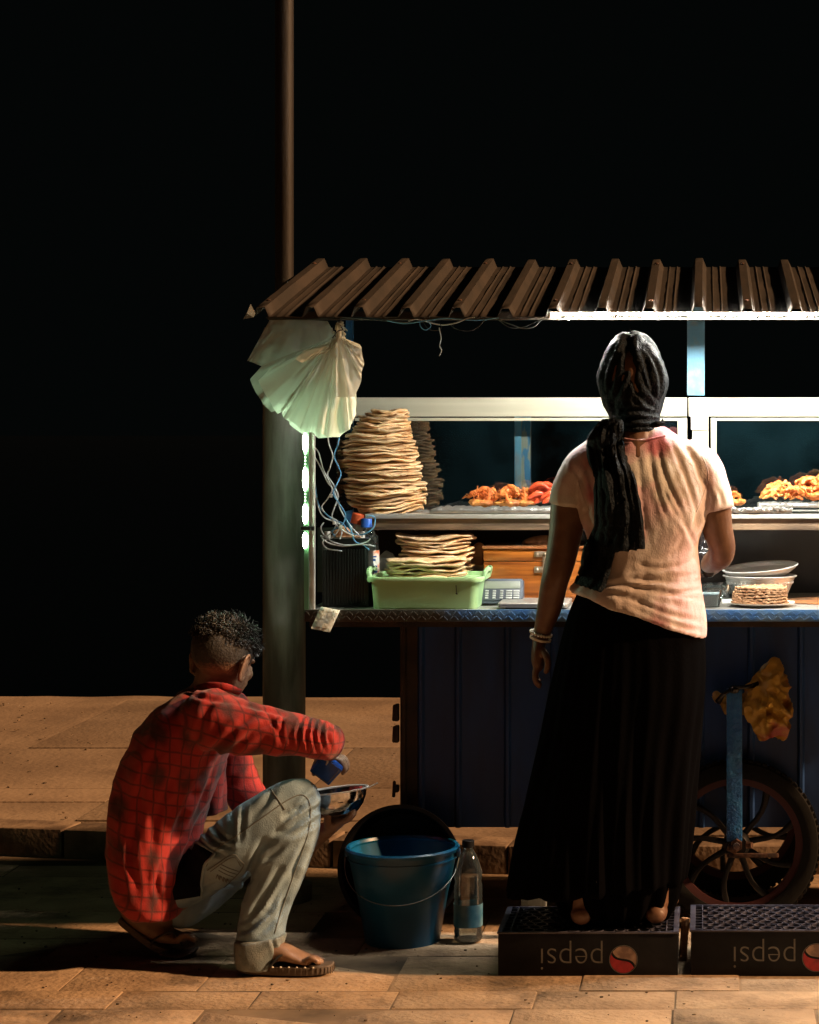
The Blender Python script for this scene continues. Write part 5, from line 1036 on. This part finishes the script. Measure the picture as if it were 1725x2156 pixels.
# bead bracelet and bangle
br = Q(1139, 1335, .053); wq = rot(8, 14, 0)
bb_ = bmesh.new()
for k in range(22): a = 2 * math.pi * k / 22; ell(bb_, br + wq @ Vector((.029 * math.cos(a), .029 * math.sin(a), .002)), (.0042, .0042, .0042), None, 10, 8)
obj('bead_bracelet', bb_, M['pearl'], wo)
obj('bangle', lathe([(.0285, -.003), (.0305, -.003), (.0305, .003), (.0285, .003)], br + Vector((-.001, 0, -.012)), 36, rot=wq, closed=True), M['pearl'], wo)
# ================================================================== the squatting man
YM = 5.74
mn = empty('person', (xof(470, YM), YM, 0), 'man in red checked shirt and pale jeans squatting with a steel bowl in his hand', 'person')
def G(x, y, dy=0): return P(x, y, YM + dy)
b = bmesh.new()
# head in its own frame: x forward, y left, z up
hd = bmesh.new()
ell(hd, (-.012, 0, .035), (.096, .076, .082), None, 32, 20); ell(hd, (.030, 0, -.02), (.062, .064, .085), None, 24, 16); ell(hd, (.035, 0, -.075), (.045, .050, .040), None, 24, 16); ell(hd, (.066, 0, -.097), (.018, .022, .015))
ell(hd, (.083, 0, .030), (.012, .045, .012)); loft(hd, [(.088, 0, .02), (.098, 0, -.005), (.112, 0, -.030), (.098, 0, -.042)], [.010, .011, .014, .009], 12, 3); ell(hd, (.096, .012, -.034), (.010, .008, .007)); ell(hd, (.096, -.012, -.034), (.010, .008, .007))
ell(hd, (.088, 0, -.062), (.010, .024, .006)); ell(hd, (.087, 0, -.072), (.010, .021, .007)); ell(hd, (.062, .036, -.01), (.022, .024, .022)); ell(hd, (.062, -.036, -.01), (.022, .024, .022))
for sgn in (-1, 1):
    ell(hd, (.078, sgn * .031, .008), (.012, .013, .009))
    q = rot(0, -12, 0) if False else None
    ey = sgn * .079
    loft(hd, [(.012, ey * .96, -.028), (-.012, ey * 1.04, -.040), (-.022, ey * 1.10, -.020), (-.027, ey * 1.17, .005), (-.016, ey * 1.17, .028), (.004, ey * 1.06, .028), (.012, ey * .98, .010)], [.0055, .006, .0045, .0045, .005, .0045, .004], 10, 4)
    ell(hd, (-.008, ey * 1.02, -.004), (.019, .005, .030)); ell(hd, (.0, ey * 1.02, -.038), (.008, .006, .009)); ell(hd, (.010, ey * 1.0, -.008), (.005, .006, .009))
hc = G(468, 1396, .04)
fx_ = Matrix.Rotation(R(65), 3, 'Z') @ Matrix.Rotation(R(20), 3, 'Y') @ Matrix.Rotation(R(4), 3, 'X')
HM = Matrix.Translation(hc) @ fx_.to_4x4(); merge(b, hd, HM)
loft(b, [G(458, 1415, .05), G(452, 1450, .06), G(435, 1490, .06)], [.058, .062, .075], 20, 4)
# trunk under the shirt
loft(b, [G(430, 1500, .08), G(370, 1580, .08), G(330, 1700, .06), G(330, 1800, .06), G(350, 1860, .06)], [(.09, .13), (.10, .15), (.10, .14), (.09, .14), (.09, .15)], 24, 4)
# near arm
loft(b, [G(455, 1510, -.10), G(540, 1528, -.12), G(640, 1545, -.10), G(688, 1550, -.06), G(694, 1566, .02), G(690, 1585, .07), G(688, 1596, .10)], [.05, .045, .040, .038, .034, .026, .022], 20, 4)
# its hand on top of the blue box
c = G(688, 1598, .12); ell(b, c, (.036, .040, .020))
for k in range(4): finger(b, [c + Vector((.006 - .0 * k, -.026 + .018 * k, .004)), c + Vector((.042, -.028 + .019 * k, .0)), c + Vector((.054, -.028 + .019 * k, -.022)), c + Vector((.050, -.027 + .018 * k, -.036))], .0082)
finger(b, [c + Vector((-.012, -.03, .0)), c + Vector((-.026, -.034, -.016)), c + Vector((-.03, -.028, -.036))], .0095)
# far arm and the hand under the bowl
loft(b, [G(440, 1540, .27), G(500, 1640, .30), G(560, 1740, .28), G(600, 1800, .24), G(640, 1782, .19), G(668, 1760, .16), G(688, 1747, .15)], [.05, .045, .040, .036, .032, .026, .024], 20, 4)
hw = G(690, 1746, .15); loft(b, [hw, G(704, 1736, .15), G(716, 1730, .15)], [(.022, .034), (.020, .042), (.016, .040)], 16, 3)
for k, (L_, dy) in enumerate(((.92, -.032), (1.05, -.011), (1.0, .010), (.8, .030))):
    o_ = .15 + dy; finger(b, [G(714, 1732 + k * 0, o_), G(714 + 18 * L_, 1726, o_), G(714 + 29 * L_, 1715 , o_), G(714 + 33 * L_, 1704, o_)], .0088)
finger(b, [G(690, 1738, .115), G(690, 1722, .10), G(694, 1706, .10), G(700, 1698, .105)], .0105)
# near foot
fy = YM - .11; fz = 0
def Ff(x, y, dy=0): return P(x, y, fy + dy)
loft(b, [Ff(560, 1930, .03), Ff(552, 1960, .02), Ff(550, 1990, .005), Ff(550, 2008)], [.030, .030, .031, .033], 16, 3)
loft(b, [Ff(528, 2018), Ff(552, 2010), Ff(590, 2004), Ff(625, 2014), Ff(652, 2022)], [(.026, .032), (.030, .036), (.026, .038), (.017, .044), (.010, .046)], 20, 4, ref=(0, 1, 0))
for k in range(5):
    dy = -.040 + .020 * k; L_ = (.72, .84, .95, 1.02, 1.08)[k]; r = (.0088, .0092, .0098, .0102, .0138)[k]
    if k == 4: dy += .006
    finger(b, [Ff(645, 2024, dy * .9), Ff(645 + 14 * L_, 2018, dy), Ff(645 + 27 * L_, 2022, dy), Ff(645 + 33 * L_, 2027, dy)], r)
# far foot, heel raised
gy = YM + .07
def Gf(x, y, dy=0): return P(x, y, gy + dy)
loft(b, [Gf(410, 1895, .05), Gf(355, 1925, .02), Gf(308, 1938)], [.032, .034, .034], 16, 3)
loft(b, [Gf(272, 1916), Gf(300, 1940), Gf(335, 1962), Gf(365, 1972), Gf(385, 1976)], [(.026, .03), (.032, .034), (.028, .038), (.018, .043), (.012, .044)], 20, 4, ref=(0, 1, 0))
for k in range(5):
    dy = -.038 + .019 * k; finger(b, [Gf(378, 1976, dy), Gf(392, 1970, dy), Gf(404, 1974, dy), Gf(410, 1979, dy)], .0092 if k < 4 else .013)
body = fuse(b, .0036, 4, .5); mb = bvh(body)
obj('body', body, M['skin_m'], mn)
# nails of the near foot and the hand
for pts in ((668, 2022), (674, 2020), (680, 2019)):
    q = hit(mb, *pts, 0)
    if q is not None: bb_ = bmesh.new(); ell(bb_, q, (.004, .004, .002), None, 10, 6); obj('nail', bb_, M['nail'], mn)
# eyes
for sgn in (-1, 1): bb_ = bmesh.new(); ell(bb_, HM @ Vector((.0845, sgn * .031, .008)), (.007, .009, .006), None, 14, 10); obj('eye', bb_, M['white'], mn)
# clipped hair on the sides, with a fade, and curls on top
cap = bmesh.new(); ell(cap, (-.0135, 0, .0365), (.0985, .0785, .0845), None, 64, 40)
for f in [f for f in cap.faces if (f.calc_center_median().z < -.03 or f.calc_center_median().x > .062 - max(0, .06 - f.calc_center_median().z) * .55)]: cap.faces.remove(f)
bmesh.ops.delete(cap, geom=[v for v in cap.verts if not v.link_faces], context='VERTS')
lay = [(v.co.copy()) for v in cap.verts]; fade = [min(1, max(0, (v.co.z + .045) / .075 + max(0, -v.co.x - .03) * 6)) for v in cap.verts]
cap.transform(HM); me = bpy.data.meshes.new('cap'); cap.to_mesh(me); cap.free(); at = me.attributes.new('fade', 'FLOAT', 'POINT'); at.data.foreach_set('value', fade)
co, no = getco(me), getno(me); setco(me, co + no * (np.array([noise.noise(Vector(c * 260)) for c in co]) * .0008)[:, None])
clip_ = obj('clipped_hair', me, M['stubble'], mn)
b = bmesh.new(); rr_ = random.Random(21); n = 0
while n < 1150:
    v = Vector((rr_.gauss(0, 1), rr_.gauss(0, 1), rr_.gauss(0, 1))).normalized()
    p = Vector((-.0135 + .0985 * v.x, .0785 * v.y, .0365 + .0845 * v.z))
    lim = .052 + .018 * noise.noise(p * 30) - .012 * (p.x > .03)
    if p.z < lim: continue
    n += 1; nn = Vector((v.x / .0985, v.y / .0785, v.z / .0845)).normalized(); t1 = nn.cross(Vector((rr_.gauss(0, 1), rr_.gauss(0, 1), rr_.gauss(0, 1)))).normalized(); t2 = nn.cross(t1)
    hgt = rr_.uniform(.012, .034) * (1.15 if p.x > 0 else .9) * min(1, .55 + (p.z - lim) * 12); rc = rr_.uniform(.0035, .0065); ph = rr_.uniform(0, 6.28); turns = rr_.uniform(1.0, 2.0); lean = (t1 * rr_.uniform(-.5, .5) + t2 * rr_.uniform(-.5, .5)) * hgt
    pts = [HM @ (p - nn * .002 + nn * hgt * s_ + lean * s_ * s_ + (t1 * math.cos(ph + 6.28 * turns * s_) + t2 * math.sin(ph + 6.28 * turns * s_)) * rc * min(1, s_ * 3)) for s_ in (0, .17, .34, .5, .67, .84, 1)]
    loft(b, pts, [.0017, .0017, .0016, .0015, .0013, .001, .0004], 4, 1, None)
obj('curly_hair', b, M['hair'], mn, recalc=False)
# shirt
b = bmesh.new(); YR = YM + .06
slabrings(b, [(1447, 412, 478, YR + .01, .06, 0), (1456, 388, 500, YR, .10, 6), (1470, 362, 512, YR, .15, 6), (1492, 332, 520, YR, .19, 4), (1525, 304, 512, YR, .205, 0), (1560, 284, 494, YR, .205, 0), (1600, 265, 474, YR, .20, 0), (1650, 249, 456, YR, .195, 0), (1700, 239, 436, YR, .19, 0), (1750, 233, 420, YR, .185, 0), (1800, 234, 414, YR, .195, 0), (1850, 244, 406, YR, .195, 0), (1885, 262, 398, YR, .19, 0), (1905, 284, 392, YR, .18, 0), (1914, 300, 384, YR, .165, 4)], 60)
loft(b, [G(440, 1512, -.09), G(500, 1528, -.11), G(580, 1541, -.115), (G(650, 1552, -.10)), G(680, 1556, -.07), G(688, 1560, -.02), G(686, 1564, .04)], [(.086, .085), (.074, .075), (.063, .062), (.054, .055), (.050, .052), (.048, .048), (.042, .042)], 30, 5)
loft(b, [G(450, 1515, .26), G(500, 1630, .30), G(550, 1720, .28)], [.07, .06, .055], 20, 4)
shirt = fuse(b, .0055, 3, .5); rough(shirt, .009, (8, 8, 6), 2)
rough(shirt, .004, (26, 6, 26), 2)
crease(shirt, [([(600, 1500), (592, 1535), (598, 1575)], .005, 4), ([(640, 1503), (628, 1540), (636, 1580)], .006, 4), ([(655, 1505), (645, 1545), (652, 1582)], .006, 3.5), ([(668, 1505), (660, 1545), (668, 1580)], .006, 3.5), ([(682, 1508), (676, 1548), (684, 1580)], .006, 3.5), ([(696, 1514), (692, 1550), (700, 1576)], .005, 3.5), ([(708, 1520), (706, 1550)], .004, 3.5), ([(560, 1500), (585, 1540), (590, 1580)], .004, 4),
               ([(540, 1500), (500, 1530), (460, 1570), (430, 1600)], .008, 7), ([(580, 1515), (530, 1545), (480, 1590)], .007, 6), ([(440, 1480), (420, 1540), (400, 1600)], .006, 8), ([(475, 1600), (450, 1680), (420, 1740), (400, 1800)], .010, 7), ([(455, 1610), (425, 1690), (395, 1760)], .009, 7), ([(440, 1690), (405, 1760), (385, 1830)], .009, 6), ([(420, 1740), (385, 1800), (370, 1860)], .008, 6), ([(430, 1620), (390, 1700), (360, 1770)], .007, 7), ([(400, 1790), (380, 1850), (385, 1900)], .008, 6), ([(340, 1560), (300, 1650), (285, 1760)], .007, 9), ([(300, 1700), (275, 1790), (290, 1880)], .007, 8), ([(360, 1640), (330, 1720), (320, 1810)], .006, 8), ([(345, 1800), (330, 1860), (340, 1905)], .006, 6), ([(500, 1480), (560, 1495), (610, 1510)], .005, 5), ([(405, 1462), (440, 1472), (500, 1480)], .004, 5)])
sb_ = bvh(shirt); so_ = obj('shirt', shirt, M['plaid'], mn)
b = bmesh.new(); slabrings(b, [(1600, 440, 476, YM + .16, .05, 0), (1650, 430, 474, YM + .16, .06, 0), (1690, 425, 475, YM + .16, .06, -6), (1712, 428, 477, YM + .16, .055, -10)], 30); me = fuse(b, .006, 2); rough(me, .008, (20, 20, 10)); obj('shirt_front', me, M['plaid'], mn)
b = bmesh.new(); loft(b, [G(412, 1452, -.02), G(440, 1444, -.045), G(475, 1446, -.05), G(505, 1458, -.02)], [(.010, .004)] * 4, 10, 4); obj('collar', b, M['plaid'], so_)
# jeans
b = bmesh.new()
loft(b, [G(330, 1830, .06), G(375, 1845, .05), G(420, 1840, .05)], [(.09, .13), (.09, .13), (.07, .12)], 28, 4)
loft(b, [G(440, 1822, .0), G(486, 1784, -.04), G(545, 1738, -.05), G(605, 1695, -.04), G(630, 1684, -.03)], [(.072, .066), (.080, .074), (.074, .072), (.066, .066), (.062, .062)], 30, 5)
loft(b, [G(630, 1682, -.03), G(618, 1735, -.04), G(594, 1808, -.05), G(570, 1880, -.055), G(556, 1935, -.075), G(548, 1985, -.09)], [(.062, .062), (.072, .066), (.076, .068), (.068, .064), (.064, .062), (.064, .062)], 30, 5, 'flat')
loft(b, [G(400, 1835, .17), G(450, 1822, .20), G(510, 1806, .22)], [(.080, .08), (.072, .07), (.052, .055)], 26, 4)
loft(b, [G(510, 1812, .22), G(460, 1858, .19), G(415, 1900, .14), G(385, 1922, .10)], [(.052, .055), (.056, .058), (.050, .054), (.046, .05)], 26, 4)
jeans = fuse(b, .0055, 3, .5); rough(jeans, .005, (10, 10, 10), 2)
crease(jeans, [([(668, 1668), (640, 1700), (600, 1720)], .012, 6), ([(672, 1700), (650, 1712), (610, 1745), (585, 1755)], .013, 7), ([(672, 1720), (640, 1745), (600, 1765)], .009, 6), ([(655, 1672), (632, 1698), (620, 1705)], .010, 5), ([(410, 1760), (440, 1790), (470, 1800)], .010, 6), ([(425, 1745), (458, 1775), (490, 1785)], .009, 5), ([(445, 1732), (475, 1765), (500, 1772)], .007, 5), ([(490, 1705), (492, 1750), (485, 1790)], .008, 6), ([(515, 1700), (512, 1740), (505, 1775)], .006, 5),
               ([(555, 1770), (530, 1830), (515, 1890)], .010, 7), ([(640, 1790), (600, 1860), (560, 1920)], .008, 7), ([(590, 1830), (550, 1900), (515, 1950)], .009, 7), ([(630, 1840), (600, 1890), (590, 1950)], .008, 7), ([(600, 1900), (575, 1940), (545, 1965)], .009, 6), ([(560, 1920), (525, 1955), (505, 1962)], .008, 6), ([(650, 1760), (625, 1820), (615, 1850)], .006, 6), ([(400, 1885), (440, 1870), (490, 1850)], .008, 6), ([(470, 1860), (500, 1858), (535, 1850)], .007, 5), ([(580, 1660), (560, 1690), (530, 1720)], .005, 7), ([(600, 1780), (575, 1800), (552, 1812)], .006, 6)])
jb = bvh(jeans); jo = obj('jeans', jeans, M['denim'], mn)
for pts in ([(434, 1824), (455, 1789), (505, 1755), (560, 1716), (607, 1684), (636, 1674), (652, 1692), (652, 1740), (634, 1800), (612, 1860), (592, 1920), (578, 1965)], [(555, 1640), (590, 1690), (600, 1705)]):
    q = onsurf(jb, pts, .0017, .0005, 8)
    if q: obj('seam', q, M['seam'], jo)
def patch(tree, poly, off, m, name, par, n=10):
    A_, B_, C_, D_ = [np.array(p, float) for p in poly]; b = bmesh.new(); gr = []
    for j in range(n + 1):
        row = []
        for i in range(n + 1):
            u, v = i / n, j / n; q = (A_ * (1 - u) + B_ * u) * (1 - v) + (D_ * (1 - u) + C_ * u) * v; h = hit(tree, q[0], q[1], off); row.append(b.verts.new(h) if h is not None else None)
        gr.append(row)
    for a, c in zip(gr, gr[1:]):
        for i in range(n):
            f = (a[i], a[i + 1], c[i + 1], c[i])
            if all(f): b.faces.new(f)
    return obj(name, b, m, par, recalc=False)
patch(jb, [(438, 1832), (492, 1798), (513, 1822), (470, 1868)], .0022, M['denim'], 'back_pocket', jo)
for pts in ([(438, 1832), (466, 1812), (492, 1798), (504, 1808), (513, 1822), (492, 1848), (470, 1868)], [(444, 1834), (490, 1804), (507, 1822)], [(467, 1819), (484, 1827), (502, 1833)], [(464, 1825), (482, 1834), (498, 1839)], [(461, 1831), (478, 1840), (493, 1845)]):
    q = onsurf(jb, pts, .0011, .003, 5)
    if q: obj('pocket_stitch', q, M['seam'], jo)
for k in range(4):
    q = onsurf(jb, [(456 + k * 7, 1848 + k * 3), (459 + k * 7, 1840 + k * 3), (462 + k * 7, 1850 + k * 3), (464 + k * 7, 1842 + k * 3)], .0012, .003, 3)
    if q: obj('pocket_print', q, M['seam'], jo)
patch(jb, [(362, 1754), (449, 1796), (429, 1821), (352, 1806)], .003, M['belt'], 'underwear', jo, 14)
patch(jb, [(352, 1805), (429, 1820), (421, 1886), (352, 1896)], .003, M['belt'], 'underwear', jo, 14)
q = onsurf(jb, [(408, 1770), (430, 1784), (453, 1797), (434, 1818), (427, 1850), (424, 1888)], .004, .003, 6, 8)
if q: obj('waist_edge', q, M['denim'], jo)
# turned-up cuff
b = bmesh.new(); slabrings(b, [(1972, 496, 603, YM - .095, .064, -14), (1985, 494, 600, YM - .095, .068, -10), (2010, 493, 592, YM - .095, .068, 0), (2032, 498, 588, YM - .095, .066, 4), (2036, 500, 586, YM - .095, .062, 4)], 44); cu = fuse(b, .005, 1); crease(cu, [([(572, 1975), (580, 2000), (584, 2032)], .006, 4)]); rough(cu, .003, (20, 20, 20)); obj('turned_up_cuff', cu, mat('denim_inside', (.24, .28, .28), .9, c2=(.15, .19, .20), scale=30, bump=.5, bscale=300), jo)
# sandals
def sandal(px0, px1, py0, py1, Yc, name='sandal', w=.048, q=None, th=.016):
    p0, p1 = P(px0, py0, Yc), P(px1, py1, Yc); d = p1 - p0; L_ = d.length; ang = math.atan2(d.z, d.x); top, bot = [], []
    b = bmesh.new(); n = 48; o = []
    for k in range(n):
        a = 2 * math.pi * k / n; x = .5 - .5 * math.cos(a); wd = w * (abs(math.sin(a)) ** .55) * (.74 + .30 * x - .06 * math.sin(2 * math.pi * x)); o.append((x * L_, math.copysign(wd, math.sin(a))))
    Mx = Matrix.Translation(p0) @ Matrix.Rotation(-ang, 4, 'Y')
    rg = []
    for z, sc2 in ((0, .97), (.003, 1), (th - .003, 1.0), (th, .98)): rg.append([b.verts.new(Mx @ Vector(((x - L_ / 2) * sc2 + L_ / 2, y * sc2, z + .010 * max(0, x / L_ - .8) * 5 * .3))) for x, y in o])
    for a, c in zip(rg, rg[1:]):
        for k in range(n): b.faces.new((a[k], a[(k + 1) % n], c[(k + 1) % n], c[k]))
    b.faces.new(rg[0][::-1]); b.faces.new(rg[-1])
    for k in range(n * 2):
        t = k / (n * 2) * n; i = int(t); f = t - i; x = o[i][0] * (1 - f) + o[(i + 1) % n][0] * f; y = o[i][1] * (1 - f) + o[(i + 1) % n][1] * f
        if k % 2 == 0: box(b, Mx @ Vector((x, y * 1.01, th * .5)), (.0022, .003, th * .85), Mx.to_3x3() if False else Matrix.Rotation(-ang, 3, 'Y'))
    so2 = obj(name, b, M['sandal'], mn); return so2, Mx, L_
so1, Mx, L_ = sandal(502, 703, 2046, 2046, fy, th=.022)
b = bmesh.new()
loft(b, [Ff(640, 2032, .004), Ff(636, 2013, .004), Ff(618, 2006, -.012), Ff(590, 2012, -.034), Ff(570, 2034, -.042)], [(.004, .006), (.004, .006), (.0035, .008), (.0035, .009), (.003, .010)], 10, 4)
loft(b, [Ff(636, 2013, .004), Ff(620, 2003, .02), Ff(590, 2008, .036), Ff(572, 2032, .042)], [(.004, .006), (.0035, .008), (.0035, .009), (.003, .010)], 10, 4); obj('strap', b, M['strap'], so1)
b = bmesh.new()
for k in range(8):
    t = .22 + k * .085; ell(b, Mx @ Vector((L_ * t, -.046 * (.74 + .3 * t), .0225)), (.0035, .003, .0025), None, 8, 6)
obj('beads', b, M['pearl'], so1)
so2, Mx2, L2 = sandal(250, 350, 1940, 2008, gy, w=.044, th=.016)
b = bmesh.new(); xr = [Gf(345, 2008), Gf(380, 2013), Gf(412, 2004)]; loft(b, [p + Vector((0, 0, .006)) for p in xr], [(.007, .042), (.007, .048), (.005, .036)], 20, 4); obj('sole_front', b, M['sandal'], so2)
b = bmesh.new(); loft(b, [Gf(385, 1990, -.03), Gf(365, 1962, -.036), Gf(330, 1975, -.040), Gf(318, 1990, -.040)], [(.003, .009)] * 4, 10, 4); obj('strap', b, M['strap'], so2)
# bowl in his hand, spoon and the blue box
YBo = 5.89; bc2 = P(706, 1664, YBo); ab = 71 / F * YBo; qb = rot(-3, -6, 0)
hb2 = empty('steel_bowl', bc2, 'steel bowl of dark food held up in the hand of the squatting man', 'bowl')
prf = [(0, -.072), (ab * .42, -.072), (ab * .62, -.062), (ab * .80, -.042), (ab * .90, -.020), (ab * .93, -.002), (ab * .915, -.002), (ab * .88, -.020), (ab * .78, -.040), (ab * .60, -.058), (0, -.066)]
obj('bowl_wall', lathe(prf, bc2, 64, rot=qb), M['darksteel'], hb2); obj('rim', lathe([(ab * .915, -.003), (ab * .99, -.001), (ab * 1.0, .002), (ab * .98, .003), (ab * .91, .001)], bc2, 64, rot=qb, closed=True), M['steel'], hb2)
b = bmesh.new(); lathe([(0, -.018), (ab * .45, -.020), (ab * .84, -.028), (ab * .6, -.05), (0, -.055)], bc2, 48, b, rot=qb); me = mesh_of(b); rough(me, .006, (60, 60, 60)); obj('food', me, M['sauce'], hb2)
tag(obj('spoon', loft(bmesh.new(), [P(720, 1675, YBo), P(765, 1662, YBo - .01), P(795, 1649, YBo - .01)], [(.003, .005), (.0022, .003), (.002, .003)], 8, 3), M['steel']), 'thin metal spoon sticking out of the bowl the squatting man holds', 'spoon')
bxx = empty('blue_box', P(690, 1612, 5.82), 'glossy dark blue box tipped over the bowl by the squatting man', 'box'); cB = P(690, 1614, 5.83); qB = rot(0, 40, 0) @ rot(14, 0, 12)
b = bmesh.new(); box(b, cB, (.068, .055, .062), qB, .004); obj('box_body', b, M['bluebox'], bxx)
b = bmesh.new(); box(b, cB + qB @ Vector((.026, -.0285, 0)), (.0016, .001, .052), qB); box(b, cB + qB @ Vector((.004, -.0285, -.026)), (.044, .001, .0014), qB); obj('edge_line', b, M['ltext'], bxx)
b = bmesh.new(); lathe([(.024, -.002), (.028, 0), (.024, .002)], P(680, 1583, 5.80), 36, b, rot=rot(20, -10, 0), closed=True); lathe([(.018, -.0015), (.021, 0), (.018, .0015)], P(681, 1588, 5.795), 36, b, rot=rot(20, -10, 0), closed=True); obj('wire_ring', b, M['steel'], bxx)
b = bmesh.new(); loft(b, [P(686, 1596, 5.79), P(690, 1603, 5.785), P(687, 1610, 5.785)], [.004, .003, .002], 8, 3); obj('clasp', b, M['alu'], bxx)
